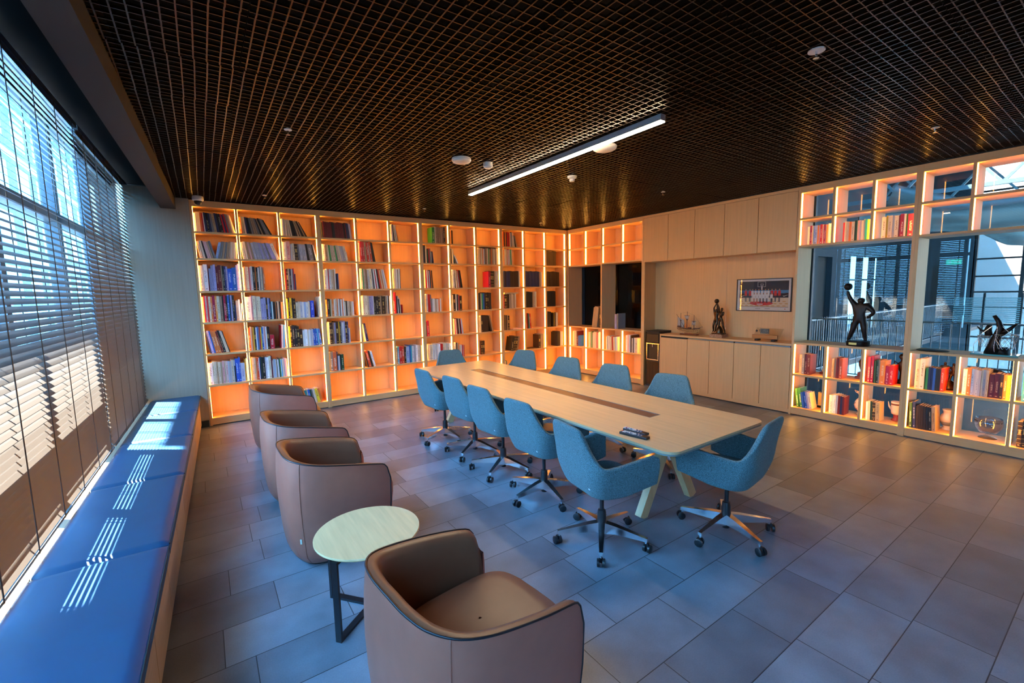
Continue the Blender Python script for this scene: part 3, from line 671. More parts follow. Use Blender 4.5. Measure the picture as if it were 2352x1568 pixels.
CELLS = {
(1,1): "0 25 0 12: W2.5 C2 C2.5 O2 R1.5 W1 N2 K3 N2 G2.5 H3 N2.5 K2 K3 R2 N1.5 R2 G2 H2 C2 C1.5",
(1,2): "0 23 2 26: O3 G2 S2 N2 K2.5 G2 H2 H2 G2 K1.5 H1.5 K2 G2.5 G2 F1 K1",
(1,3): "0 24 0 2: W2 S2 S1.5;6 23 2 26: C2.5 C2 C2 K2 K2.5 H2 H2 K2 H1.5 K1.5",
(1,4): "1 24 2 6: K2 M2 M2 M2 M2.5 M2 M2 K2 K2 M2 M2 M2.5 M2 M2 M2 K2 M2 N2 N2 S1.5 P1.5",
(1,6): "0 27 1 9: W3 W1.5 K1 C2 C2 O1",
(1,7): "19 28 0 0: E5 C2 H3 H3 H3 H3 H3 K3",
(1,8): "0 24 0 0: D2 O1 D2 K1.5",
(1,10): "0 28 0 0: I1.5 O2 O2 K2 O2 K2 R2 R2 R2 O2 W1.5 K1.5 C2.5;27.5 22 6 14: C3 K2 H2",
(2,1): "0 23 8 14: C3 C2.5 K1.5 I2 I2 H2 G2.5;20 23 -14 -2: L4 G2.5 G2.5 H3 G2.5 H2.5 H2.5 C3 C2 C2.5 C2",
(2,2): "0 24 6 20: W3 C2.5 H2.5 I2.5 H2 S3 S3 S3 P2.5 S3 P3 G2 P3 P2.5 C4",
(2,3): "0 27 0 0: W5.5 I5;11 24 0 10: S2 C3 D4 G2 S4 S5 K2.5 G6 K2 W1.5",
(2,4): "0 26 0 0: W4.5;5 24 3 12: H3 C2.5 E2 C3 C3 E2 C3 C2.5 S2.5 S3 C3",
(2,5): "0 31 0 8: I3 R3.5 R3 H2.5 R3.5 W1 R3 K2 K1.5",
(2,7): "0 30 0 0: N2.5 K2.5 C2.5;8 25 0 4: F3 R1.5 G2;15 20 0 5: C2 N2",
(2,8): "0 26 0 0: K1.5 K2 C3;7.5 16 8 25: F2 W2",
(2,9): "0 30 0 0: C4 C3 H3 C3 O2 W3 K1 H4 C3 E2 H3 K1 O3 H3 C3 H3 C3 C3",
(2,10): "0 30 0 2: C3 O2 C3 C3 O2 W2 R1 W3 E2 C2",
(2,12): "0 30 0 0: D3.5 D3.5 D3.5 D3.5 D3.5 D3.5 D3.5 D3",
(3,1): "0 35 0 0: W5 W4.5 M.8;11 31 0 0: P2.5;13.6 35: P2.5 P2.5;18.7 34 0 0: M3 M3 H1.5 K2 N2 P2;32.4 31 0 0: B5 B5;42.6 36 0 0: P4.6 P4.4",
(3,2): "0 33 0 0: W2 O1 C2 C2 R1 I1.5 W2 K3 O1.5 K2 W1.5 G1.5 C2 G1 O2",
(3,3): "1 31 0 0: M2 D2 G2 K2 S1.5 G1.5 R1;13.2 24 0 0: N2",
(3,4): "0 31 0 0: W4 W2 R1.5 W3 C3 H2 W2;18 24 0 0: K1.5 N2 I1",
(3,5): "0 32 0 10: W2 C2.5 E1.5 C3 H3 W3 C3.5 S1 K1.5 W2 R1.5 W2 K2 R1.5 O1.5 C1.5 O1 C1.5 S2 W1.5",
(3,6): "0 33 0 0: W2 E1 C2 C2 W2 K1 C2 W1 K1",
(3,7): "0 31 0 3: W2 C1.5 R2 W2 R2 W1.5 K1.5 O1.5 D2",
(3,8): "0 32 1 8: W3 W3 K1 C3 O1.5 C2 R1 D2.5 K2",
(3,9): "25 31 0 0: R5 D3.5 D3.5 D1 H3 C3.5 C3 K1",
(3,10): "0 31 0 0: N3 N3 D2.5 N3 N3 N3 D3 D3 D3 D3 D3 D3 D3 C3",
(3,11): "0 31 0 0: N2.6 N2.6 N2.6 N2.6 N2.6 N2.6 N2.6 N2.6 N2.6 N2.6 N2.6 N2.6 N2.6 N2.6 H4 C3",
(3,12): "0 31 0 0: D3.3 D3.3 D3.3 D3.3 D3.3 D3.3 D3.3 D3.3 D3.3 D3.3 D3.3",
(4,1): "0 35 0 0: I2 R1.5 W2 R1.5 C2.5 O2 R3 O2 C3 H3 K1.5 R2.5 R1.5 B2.5;26.5 36 0 0: K2.5 P2.5 K1 P2 K2.5;37.4 23 0 0: N1.5;39 29 0 0: C3 W2;44.2 24 -2 -2: L2 W1.5",
(4,2): "0 34 0 0: W7 I2 C3 C2 C2.5 C2;19 31 0 0: P3.5 P3 D2 P2 N2;32 25 0 0: T1 W2 K2.5 D2 O1 D2 C3 D3 O1.5 H2 K1",
(4,3): "0 30 0 0: Y2 K2 Y3 K2 D3;12.6 24 0 0: C3 C2.5 S3 W2.5 L2.5 W3 C2.5;33 26 0 0: B5;44 31 0 0: C3 W2.5",
(4,4): "0 27 0 0: O2.5 K3 F1.5 C2 O3 W2 C2.5 O1.5 W2 G2 W2 O1.5 W2;28.5 23 0 0: C2 D2 C3 H3 C2 W2",
(4,5): "0 31 0 0: W3 C3 C4 C3;13.5 30 0 0: P4 P2.5 W1 K3 K5 D3 H2 D2 D3 D2 H3 W1.5 D2 P3",
(4,6): "0 35 0 0: R3 R2;5.5 29 0 0: K1 G1.5 W1;9.5 25 3 3: K2 W1.5;15 15 0 0: R1.5",
(4,7): "0 31 0 2: C3 W3 R2.5 R2 G2;14 23 0 0: S2 W3 C2 K1 C3 W1 O3 W3",
(4,8): "1 30 0 0: S2 D5 W2 K2 G1.5 R2;15.8 28 0 0: D5",
(4,9): "0 31 0 0: D2 K2 D2 C2 E2 T2;12.6 32: B2;15 32 0 0: D3 D3 D3 D3 D3",
(4,10): "0 28 0 0: R3 D6 D3 D3 C2 D1 H2 C2 O1 C2 H3 C3",
(4,11): "0 32 0 0: K3.5 K3.5 K3.5 K1 K3.5 K3.5 H3 C4 C3",
(4,12): "0 32 0 0: K3 K3 K3 K3 K3 K3 K3 K3 D2",
(5,1): "0 31 8 14: N1.5 P2.5 B1.5 O3 O3 M2 K2.5 C1.5 C1.5 K1",
(5,2): "0 33 0 0: O3 C1.5 O1.5 Y1.5 D2 W1.5 B1 G1.5 R1.5 Y1.5 B2 W1 I2 W1.5 D2.5 K1;27 21 0 0: R6;41 34 -3 -2: R1.5 W2.5 S2 A3 W1",
(5,3): "0 32 0 0: Y2.5 D2 K4 K3 D3;14.8 27 0 0: D4;19 25 0 0: W2 W2 W2.5 C2 W2 S2 S2;34 25 2 5: B3 B3 A1.5 B3",
(5,4): "0 34 0 0: C2 W1.5 D3 D2 H2 P2 D4 Y2 K2 S2 W2 P2 D3 N2;32.5 24: S2",
(5,5): "0 29 8 9: C1.5 N3",
(5,7): "0 27 0 2: K2 R4.5",
(5,8): "0 28 1 6: C3 W1 R1 C2 R1.5 D1.5 K1 C2 K2 R1 W1.5 S1",
(5,9): "0 31 0 0: C4 C2 D4 D3 D3 D3 D3;27 31 12 14: D3 H3",
(5,10): "0 30 0 0: Y1 D3 H1.5 D3 H2 D4.5",
(5,11): "0 31 1 4: C1.5 R2.5 D3.5 T1.5 R4",
(5,12): "0 33 0 0: K1.5 P1 K2 K3 K3 K2;18 30 0 0: D3 Y1.5 D3 C3 C3",
(6,1): "0 31 0 0: W5 C2.5 C2 H2 C2.5 H2 I2.5 C1.5 I2.5 S2 S2 C2.5 S2;30.6 24: K1.5;32 34: B4 B2;38.2 27: L5;43.5 32 0 0: Y2 K1.5 S1.5 C2",
(6,2): "0 32 0 0: O1.5 C2.5 C2.5 O1.5 R2 W1 N1.5 F1.5 K4 S2 W2.5 C3 M1.5;27.5 27 0 2: W2 S2 L2 C1.5 K1 W3 N1 E2 W1 A1.5 C3 P1.5 I3 C2",
(6,4): "0 30 0 0: D1 G5 O5.5 N1.5;13.5 24: S2.5 K2;18.2 26: F4",
(6,5): "0 27 12 14: D2 R4 D2.5 H1 W3",
(6,6): "0 29 0 0: G3 A3 R5 R4 K3 L6 B2.5 T2.5;29.2 29: W4 S4 W4 C4 H3 C3",
(6,7): "0 28 0 0: W3 C3 C3 C3 W3 W3 W3 W2.5 W3 R3 R2 C4 C3 S2 C4 W4",
(6,8): "0 27: W4 C2 D2 C2 O2;12.6 22: C3 W2 R2 I2 R1.5",
(6,9): "0 34: R2;2.4 26: D2 D4 D4",
(6,10): "16 29 -10 -10: K6 D4 D4.5 H4",
(6,11): "34 29 0 0: D5 H4 H4 C1",
(6,12): "30 31: K4 D4 C4 W3",
(7,3): "16 22 6 12: T5 C1 B3 F2 G2 C3 Y4 O3",
(7,10): "0 28 1 2: W3 D2 G1",
}
bots = [z+TH/2 for z in ZSH]+[CB]
for (r, c), sp_ in CELLS.items():
    a0 = XS[c-1]+(.03 if (c-1) % 3 == 0 else TH/2); a1 = XS[c]-(.03 if c % 3 == 0 else TH/2)
    fill((a0+.006, 0, bots[r-1]), 0, a1-a0-.012, sp_, 'the %s row, %s column of the back bookcases' % (ROWN[r-1], ORD[c]))
def rcell(e, i, mids=None):
    a0 = e[i]+(.03 if i == 0 else TH/2+.004); a1 = e[i+1]-(.03 if i+2 == len(e) else TH/2+.004); return a0, a1
def rfill(e, i, zb, spec, where, det=True, off=0.006):
    a0, a1 = rcell(e, i); fill((0, -(a0+off), zb), RZ, a1-a0-2*off, spec, where, det, d0=.055)
z2 = ZSH[1]+TH/2; z6 = ZSH[5]+TH/2; z7 = CB; z4 = ZSH[4]+TH/2
cs = 'the second lowest row of the corner shelving, '
rfill(YR, 0, z6, "6 32: C3 C2.5 I3 C2 M5;22.5 23: B3 B3 B3", cs+'first bay', False)
rfill(YR, 1, z6, "5 33: C3 K1.5 C2 E3 D2 C3 C3 C3 I2 R2 C3 W2", cs+'second bay', False)
rfill(YR, 2, z6, "6 27 0 3: C3 L2 C2 W2 K1 C3 H2 R2 D1 C3 S3 L2 C3", cs+'third bay', False)
rfill(YR, 3, z6, "6 33: S4 I3 W2 S2 D2;20 28: W2 K2.5 S3 C6", cs+'fourth bay', False)
fill((0, -.68, z4), RZ, .31, "0 42 -8 -8: H2.6 H2.6 H2.6 H2.6 H2.6;20 40: D9", 'the open display bay nearest the room corner', False, .06)
fill((0, -1.30, z4), RZ, .2, "0 29: P5 G3.5", 'the open display bay beside the cabinets', False, .06)
as_ = 'of the shelving with the raised-arm statue, '
rfill(YA, 0, z2, "7 24: C3 R3 C1.5 L6 O2 P1 R3 C1.5 R3 C1 O2 P1.5 C3", 'the upper row '+as_+'first bay')
rfill(YA, 1, z2, "7 24: R2.5 C2 C2 C2 O3 C4 F3 E1 I2.5 P2.5 C3 C2 T3 Y2 C1.5", 'the upper row '+as_+'second bay')
rfill(YA, 2, z2, "6 25: C4.5 Y2 C4.5 S2.5 C4.5 M1.5 R4 S2 F2 R6", 'the upper row '+as_+'third bay')
rfill(YA, 0, z6, "5 27: H3 G3 M3 M4", 'the middle row '+as_+'first bay')
rfill(YA, 1, z6, "4 26: H2.5 H2 M1.5 M1.5 O3.5", 'the middle row '+as_+'second bay')
rfill(YA, 2, z6, "2 32: R2.5 R3;8.2 28: F2 F2 G1.5 O5;19.2 23: R3.5 R4", 'the middle row '+as_+'third bay')
rfill(YA, 0, z7, "1 26 7 9: E3 E3.5;11.5 22 9 11: B2.5 B3 P2.5 C3", 'the lowest row '+as_+'first bay')
rfill(YA, 1, z7, "3 24: W4.5 W3 S2 M2.5 N2.5 M2", 'the lowest row '+as_+'second bay')
rfill(YA, 2, z7, "3 23 1 2: W2 C2 F2 D3 H4", 'the lowest row '+as_+'third bay')
bs = 'of the shelving at the picture edge, '
rfill(YB, 0, z6, "4 34: C4 C4;13 25: E2 N2 N2 B2 K2 K2 R3", 'the middle row '+bs+'first bay')
rfill(YB, 0, z7, "2 30 2 3: F2.5 N2.5;8 27 2 4: D2 D2 D2 D2 K2 K2.5 H3", 'the lowest row '+bs+'first bay')
rfill(YB, 1, z6, "2 28: W3 O3 W2 S1.5 W2 S1.5 C1.5 S2 C2;21.5 25: M4 M4 D2.5 O2.5 Y2.5", 'the middle row '+bs+'second bay')
rfill(YB, 2, z6, "3 33: A4 T3 A4", 'the middle row '+bs+'third bay')
rfill(YB, 2, z7, "3 27: D3 D3 N3 N3 N3", 'the lowest row '+bs+'third bay')
CAM = Vector((-6.56, -7.31, 1.757))
def px_area(b):
    v = Vector(b[0])-CAM; n = Vector((-sin(b[1])*-1, 0, 0)); 
    face = abs(v.y) if b[1] == 0 else abs(v.x)
    return b[3]*b[5]*face/v.length**3
BOOKS.sort(key=px_area, reverse=True)
NIND = 300
for loc, rz, th, w, dp, h, k, lab, det in BOOKS[:NIND]:
    o = bpy.data.objects.new('book', None if False else (MESH_C[k] if det else MESH_A[k])); COL.objects.link(o)
    if len(lab.split()) > 16: lab = lab.replace('thick ', '').replace('slim ', '').replace('tall ', '').replace('short ', '')
    if len(lab.split()) > 16: lab = lab.replace(' leaning', '')
    if len(lab.split()) > 16: lab = lab.replace('the shelving with the raised-arm statue', 'the statue shelving')
    if len(lab.split()) > 16: lab = lab.replace(' in the ', ', ')
    tag(o, lab, 'book', lab.split(' along in ')[-1] if ' along in ' in lab else lab.split(' along, ')[-1])
    o['group'] = 'books in '+o['group']
    o.location = loc; o.rotation_euler = (0, -th, rz); o.scale = (w, dp, h)
    if det:
        p_ = bpy.data.objects.new('page_block', MESH_P); COL.objects.link(p_); p_.parent = o
rest = MB(); keys = list(PAL)
for loc, rz, th, w, dp, h, k, lab, det in BOOKS[NIND:]:
    st = len(rest.v); cover_mb(rest, keys.index(k)); pages_mb(rest, len(keys))
    rest.xf(Matrix.Translation(loc) @ Matrix.Rotation(rz, 4, 'Z') @ Matrix.Rotation(-th, 4, 'Y') @ Matrix.Diagonal((w, dp, h, 1)), st)
SM = []
for k in keys:
    m = bpy.data.materials.get('plain_'+k) or mat('plain_'+PAL[k][0].replace(' ', '_'), PAL[k][1], .5); SM.append(m)
o = rest.build('books', SM+[M['paper']]); o['kind'] = 'stuff'; tag(o, 'the remaining small books farther along the lit shelves', 'books', 'books in the back bookcases')
# flat books and loose sheets
for nm, (x, y, z), s_, k, lab in (('book', (-1.99, .05, bots[1]), (.16, .22, .012), 'W', 'thin white book lying flat in the eighth column, second row'),
      ('book', (-3.15, .04, bots[0]+.0), (.12, .2, .008), 'C', 'thin cream book lying flat in the top row, seventh column'),
      ('book', (-1.42, .05, bots[4]), (.20, .24, .018), 'I', 'pink book lying flat in the tenth column, fifth row'),
      ('book', (-1.62, .04, bots[3]+.287), (.34, .22, .028), 'H', 'tan volume lying flat on top of the dark books, tenth column'),
      ('book', (-1.08, .04, bots[5]), (.28, .2, .012), 'D', 'dark brown book lying flat in the sixth row, eleventh column')):
    o = MB().box(0, s_[0], 0, s_[1], .0008, s_[2]).build(nm, [BM[k]], loc=(x, y, z)); tag(o, lab, 'book', 'books lying flat in the back bookcases')

# ------------------------------------------------------------------ smooth curve helper
def spline(keys_, n):
    """keys_: list of (u, *vals); returns function"""
    def f(u):
        ks = keys_
        if u <= ks[0][0]: return ks[0][1:]
        if u >= ks[-1][0]: return ks[-1][1:]
        for i in range(len(ks)-1):
            if ks[i][0] <= u <= ks[i+1][0]: break
        t = (u-ks[i][0])/(ks[i+1][0]-ks[i][0]); p1, p2 = ks[i], ks[i+1]; p0 = ks[max(0, i-1)]; p3 = ks[min(len(ks)-1, i+2)]
        out = []
        for j in range(1, len(p1)):
            m1 = (p2[j]-p0[j])/max(1e-6, p2[0]-p0[0])*(p2[0]-p1[0]); m2 = (p3[j]-p1[j])/max(1e-6, p3[0]-p1[0])*(p2[0]-p1[0])
            out.append((2*t**3-3*t**2+1)*p1[j]+(t**3-2*t**2+t)*m1+(-2*t**3+3*t**2)*p2[j]+(t**3-t**2)*m2)
        return tuple(out)
    return f

# ------------------------------------------------------------------ task chairs (local +x = facing)
def chair_shell():
    plan = spline([(0, -.235, 0), (.2, -.234, .125), (.33, -.222, .208), (.40, -.175, .256), (.60, -.02, .276), (.82, .12, .286), (1, .245, .293)], 0)
    hgt = spline([(0, .890), (.21, .888), (.285, .870), (.325, .80), (.36, .71), (.40, .652), (.50, .646), (.75, .666), (.93, .676), (1, .660)], 0)
    bot = spline([(0, .415), (.4, .415), (.6, .425), (1, .478)], 0)
    rows = []; NU = 44; NV = 12
    for i in range(-NU, NU+1):
        u = abs(i)/NU; sg = 1 if i >= 0 else -1; x, y = plan(u); h = hgt(u)[0]; b = bot(u)[0]; row = []
        for j in range(NV+1):
            t = j/NV; z = b+(h-b)*t
            q = min(1, max(0, (z-.40)/.24)); s = .70+.30*sin(q*pi/2)
            k = max(0, (z-.62)/.26); px_ = (x*s if x < 0 else x*(1-.25*(1-s)))-.055*k**1.3; py_ = y*s*(1-.16*k)
            px_ += .03*(1-k)*0
            w_ = 1-.62*min(1, max(0, (u-.30)/.35)); s2 = 1-(1-s)*w_; py_ = y*s2*(1-.08*k)
            row.append((px_, sg*py_, z))
        rows.append(row)
    return rows
def make_chair():
    root = thing('task_chair', 'blue chair', 'chair')
    rows = chair_shell(); m_ = MB().grid(rows)
    o = m_.build('shell', M['fabric'], root, smooth=True, solid=.034, sub=1)
    # seat pan: loft
    m_ = MB(); n = 28; rings = []
    for s, z in ((.02, .402), (.55, .404), (.80, .420), (.95, .445), (1.0, .470), (.98, .492), (.80, .502), (.02, .504)):
        ring = []
        for k in range(n):
            a = 2*pi*k/n; c, sn = cos(a), sin(a); e = .55
            ring.append((.03+.20*s*math.copysign(abs(c)**e, c), .20*s*math.copysign(abs(sn)**e, sn), z))
        rings.append(ring)
    m_.grid(rings, closed=True); m_.build('seat', M['fabric'], root, smooth=True)
    m_ = MB(); m_.lathe([(.026, .035), (.026, .09), (.034, .095), (.030, .21), (.026, .225), (.015, .228), (.015, .375), (.07, .38), (.07, .398)], 20)
    m_.build('gas_column', M['black_plastic'], root, autosmooth=True)
    base = MB(); cst = []
    for k in range(5):
        a = 2*pi*k/5; d = Vector((cos(a), sin(a), 0)); p = Vector((-sin(a), cos(a), 0)); b = len(base.v)
        sec = [(.020, .030, .142, .074), (.10, .027, .134, .056), (.22, .021, .113, .036), (.318, .015, .096, .022)]
        for r, w, zt, dz in sec:
            c = d*r
            for sx_, zz in ((-1, zt-dz), (-.75, zt), (.75, zt), (1, zt-dz)): base.v.append(tuple(c+p*(w*sx_)+Vector((0, 0, zz))))
        for i in range(3):
            for j in range(4): base.f.append((b+i*4+j, b+i*4+(j+1) % 4, b+(i+1)*4+(j+1) % 4, b+(i+1)*4+j)); base.m.append(0)
        base.f.append(tuple(b+12+j for j in range(4))); base.m.append(0)
        base.tube([d*.308+Vector((0, 0, .095)), d*.308+Vector((0, 0, .058))], .009, 10)
    base.lathe([(.034, .078), (.040, .10), (.040, .135), (.03, .142)], 20)
    base.build('star_base', M['chrome'], root, autosmooth=True)
    for k in range(5):
        a = 2*pi*k/5; d = Vector((cos(a), sin(a), 0)); c = d*.318; q = a+[.9, 2.2, .3, 1.6, 2.9][k]; ax = Vector((cos(q), sin(q), 0)); m_ = MB()
        for s in (-1, 1):
            m_.tube([c+ax*(s*.008)+Vector((0, 0, .0275)), c+ax*(s*.012)+Vector((0, 0, .0275)), c+ax*(s*.024)+Vector((0, 0, .0275)), c+ax*(s*.027)+Vector((0, 0, .0275))], [.026, .0275, .0275, .022], 18)
        m_.box(c.x-.008, c.x+.008, c.y-.008, c.y+.008, .03, .062)
        m_.build('caster', M['black_plastic'], root, autosmooth=True)
    MB().box(-.006, .006, -.001, .001, -.022, .022).build('fabric_tag', M['white_tag'], root, loc=(-.212, -.165, .500)).rotation_euler = (0, R_(18), R_(-60))
    return root
CH = [  # hub x, y, facing deg, star offset deg, label
 (-4.364, -5.209, -10, 7, 'blue task chair nearest the remote controls, its whole arm visible'),
 (-4.243, -4.415, 3, -30, 'blue task chair second from the remotes, armchair side of the table'),
 (-4.218, -3.739, 4, -3, 'blue task chair in the middle of five along the armchair side of the table'),
 (-4.187, -3.13, 5, -2, 'blue task chair second from the far end, armchair side of the table'),
 (-4.24, -2.50, 4, -14, 'blue task chair at the far end of the armchair side of the table'),
 (-3.568, -5.666, 98, 35, 'blue task chair alone at the near table end, turned to the table'),
 (-2.93, -4.62, 196, 20, 'blue task chair in front of the base cabinet, nearest of the cabinet side'),
 (-2.90, -3.82, 194, 50, 'blue task chair on the cabinet side, in front of the black water dispenser'),
 (-2.92, -3.02, 194, 10, 'blue task chair on the cabinet side, in front of the corner shelving'),
 (-2.90, -2.06, 196, 30, 'blue task chair on the cabinet side, nearest the room corner'),
 (-3.50, -1.42, 262, 10, 'blue task chair alone at the far table end, darker in shadow'),
]
ch0 = make_chair()
def place(o, x, y, f, star, lab):
    o.location = (x, y, 0); o.rotation_euler = (0, 0, R_(f)); tag(o, lab, 'chair', 'blue task chairs around the conference table')
    for c in o.children:
        if c.name.split('.')[0] in ('star_base', 'caster', 'gas_column'): c.rotation_euler = (0, 0, R_(star-f))
copies = [ch0]+[copy_tree(ch0) for _ in CH[1:]]
for o, c in zip(copies, CH): place(o, *c)

# ------------------------------------------------------------------ conference table
tb = thing('conference_table', 'long oak conference table with rounded corners, cable slot and crossed wooden legs', 'table', (-3.665, -3.63, 0))
TX, TY = .583, 2.058
def rrect(hx, hy, r, n=8, cx=0, cy=0):
    out = []
    for qx, qy, a0 in ((hx-r, hy-r, 0), (-hx+r, hy-r, 90), (-hx+r, -hy+r, 180), (hx-r, -hy+r, 270)):
        for k in range(n+1): a = R_(a0+90*k/n); out.append((cx+qx+r*cos(a), cy+qy+r*sin(a)))
    return out
sx0, sx1, sy0, sy1 = -.035, .105, -1.46, 1.43
m_ = MB()
outl = rrect(TX, TY, .09)
def half(pts, side):   # split outline around the slot
    return pts
# top as four boards around the slot plus rounded ends
m_.prism([p for p in outl if p[1] <= sy0+.001 or p[1] < -1.9] + [(TX, sy0), (-TX, sy0)][::1] if False else [(x, y) for x, y in rrect(TX, TY, .09) if y > 0]+[(-TX, sy1), (TX, sy1)], .724, .74)
m_.prism([(TX, sy0), (-TX, sy0)]+[(x, y) for x, y in rrect(TX, TY, .09) if y < 0], .724, .74)
m_.box(-TX, sx0, sy0, -.0012, .724, .74); m_.box(-TX, sx0, .0012, sy1, .724, .74)
m_.box(sx1, TX, sy0, -.0012, .724, .74); m_.box(sx1, TX, .0012, sy1, .724, .74)
m_.build('tabletop', M['table'], tb)
m_ = MB(); m_.prism(rrect(TX-.0, TY-.0, .09), .712, .7238); m_.build('edge_band', M['edge'], tb)
m_ = MB(); m_.box(sx0, sx0+.006, sy0, sy1, .7245, .7405); m_.box(sx1-.006, sx1, sy0, sy1, .7245, .7405); m_.box(sx0, sx1, sy0, sy0+.006, .7245, .7405); m_.box(sx0, sx1, sy1-.006, sy1, .7245, .7405)
m_.build('slot_frame', M['tray'], tb)
for i in range(4):
    a = sy0+.008+(sy1-sy0-.016)*i/4; b = sy0+.008+(sy1-sy0-.016)*(i+1)/4
    MB().box(sx0+.009, sx1-.009, a+.002, b-.002, .7245, .7385).build('slot_lid', M['lid'], tb)
MB().box(-.08, .15, -1.35, 1.3, .56, .700).build('cable_tray', M['dark'], tb)
for y in (-1.54, 1.72):
    for s in (-1, 1):
        MB().bar((s*.325+.095, y+s*.0, 0.0), (-s*.06+.095, y, .705), .085, .06, up=(0, 1, 0)).build('leg', M['leg_wood'], tb, bevel=.003)
MB().bar((.095, -1.54, .66), (.095, 1.72, .66), .06, .06).build('beam', M['dark'], tb)

def remote(x, y, rz, lab, L=.215):
    r = thing('remote_control', lab, 'remote', (x, y, .7405), rz, 'remote controls on the conference table')
    MB().box(-.024, .024, -L/2, L/2, 0, .017).build('body', M['black_plastic'], r, bevel=.004)
    b = MB(); rr = random.Random(5)
    for i in range(11):
        for j in range(3): b.box(-.017+j*.013, -.008+j*.013, -L/2+.05+i*.0135, -L/2+.059+i*.0135, .017, .0195, rr.randint(0, 2))
    b.box(-.006, .006, L/2-.02, L/2-.012, .017, .020, 3)
    b.build('buttons', [M['white'], M['rail'], M['winblue'], M['redspot']], r)
remote(-4.155, -5.315, R_(9), 'black remote control with pale buttons nearer the table edge')
remote(-4.085, -5.270, R_(5), 'black remote control lying beside the other, farther from the table edge', .19)

# ------------------------------------------------------------------ leather armchairs (local +x = facing)
def make_armchair():
    root = thing('armchair', 'armchair', 'armchair')
    plan = spline([(0, -.345, 0), (.15, -.34, .14), (.28, -.315, .245), (.38, -.255, .315), (.5, -.145, .352), (.7, .05, .365), (.88, .205, .357), (1, .295, .340)], 0)
    hg = spline([(0, .745), (.3, .735), (.5, .700), (.75, .655), (.9, .628), (.955, .610), (.985, .57), (1, .51)], 0)
    NU = 40
    def sc(z):
        q = max(0, min(1, (z-.035)/.10)); lowr = .80+.14*sin(q*pi/2)
        k = max(0, min(1, (z-.135)/.35)); a = lowr+.06*sin(k*pi/2)
        t = max(0, (z-.5)/.26); return a-.055*t*t
    outer = []; inner = []; pip = []; T_ = .062
    for i in range(-NU, NU+1):
        u = abs(i)/NU; sg = 1 if i >= 0 else -1
        x, y = plan(u); e = .01; x2, y2 = plan(min(1, u+e)); x1, y1 = plan(max(0, u-e)); tx, ty = x2-x1, y2-y1; L = math.hypot(tx, ty) or 1; nx_, ny_ = ty/L, -tx/L   # inward normal for +y side
        if nx_*(-x)+ny_*(-y) < 0: nx_, ny_ = -nx_, -ny_
        h = hg(u)[0]; ro = []
        zs = [.035, .05, .075, .11, .16, .24, .34, .45, .55, .63, .69]; zs = [z for z in zs if z < h-.045]+[h-.03, h-.012, h]
        while len(zs) < 14: zs.insert(1, (zs[0]+zs[1])/2)
        zs = sorted(zs)
        for z in zs: s = sc(z); ro.append((x*s, sg*y*s, z))
        outer.append(ro); s = sc(h); P = Vector((x*s, sg*y*s, h)); pip.append(P+Vector((0, 0, .002))); nin = Vector((nx_, sg*ny_, 0))
        ri = [P, P+nin*.018+Vector((0, 0, .004)), P+nin*.040+Vector((0, 0, -.004)), P+nin*.055+Vector((0, 0, -.03))]
        for z in (h-.10, h-.18, .40, .30):
            z = min(z, h-.05); s = sc(z)*1.0; ri.append(Vector((x*s, sg*y*s, z))+nin*(T_+.012*(h-z)))
        inner.append(ri)
    MB().grid(outer).build('outer_shell', M['leather'], root, smooth=True)
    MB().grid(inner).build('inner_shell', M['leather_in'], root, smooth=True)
    for i in (0, -1):   # arm fronts
        o_, n_ = outer[i], inner[i]; m_ = MB(); k = 9
        zt = o_[-1][2]; A = []
        for j in range(k+1):
            z = .035+(zt-.035)*j/k; s = sc(z); x, y = plan(1); sg = -1 if i == 0 else 1
            a = Vector((x*s, sg*y*s, z)); b = a+Vector((-.01, -sg*T_, 0)); c = (a+b)/2+Vector((.022 if j < k else .006, 0, 0)); A.append([a, a*.75+c*.25+Vector((.008, 0, 0)), c, b*.75+c*.25+Vector((.008, 0, 0)), b])
        m_.grid(A).build('arm_front', M['leather'], root, smooth=True)
    x, y = plan(1)
    dn = lambda sg: [Vector((x*sc(z), sg*y*sc(z), z)) for z in (.5, .35, .2, .08)]
    MB().tube(dn(-1)[::-1]+pip+dn(1), .0045, 6).build('piping', M['piping'], root, smooth=True)
    for sg in (-1, 1):
        xx, yy_ = plan(.36); MB().tube([Vector((xx*sc(z)*1.003, sg*yy_*sc(z)*1.003, z)) for z in [.04+.03*j for j in range(24) if .04+.03*j < .75]], .0022, 5).build('seam', M['leather'], root, smooth=True)
    m_ = MB(); n = 36; rings = []
    for s, z, dx in ((.90, .20, .0), (.97, .24, .0), (1, .34, .005), (1, .395, .005), (.975, .43, .0), (.92, .447, -.003), (.75, .455, -.01), (.02, .458, -.02)):
        rings.append([(.080+dx+.30*s*math.copysign(abs(cos(2*pi*k/n))**.5, cos(2*pi*k/n)), .262*s*math.copysign(abs(sin(2*pi*k/n))**.5, sin(2*pi*k/n)), z) for k in range(n)])
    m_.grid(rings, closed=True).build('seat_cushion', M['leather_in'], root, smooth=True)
    m_ = MB(); rings = []
    for s, z in ((.80, .0), (.80, .028)): rings.append([(-.01+.30*s*math.copysign(abs(cos(2*pi*k/n))**.6, cos(2*pi*k/n)), .30*s*math.copysign(abs(sin(2*pi*k/n))**.6, sin(2*pi*k/n)), z) for k in range(n)])
    m_.grid(rings, closed=True); m_.build('base', M['dark'], root)
    m_ = MB(); m_.prism([(-.22, -.22), (.24, -.235), (.29, -.15), (.31, .0), (.29, .15), (.24, .235), (-.22, .22)], .05, .24); m_.build('front_panel', M['leather'], root)
    xx, yy_ = plan(.335); s = sc(.22)*1.006
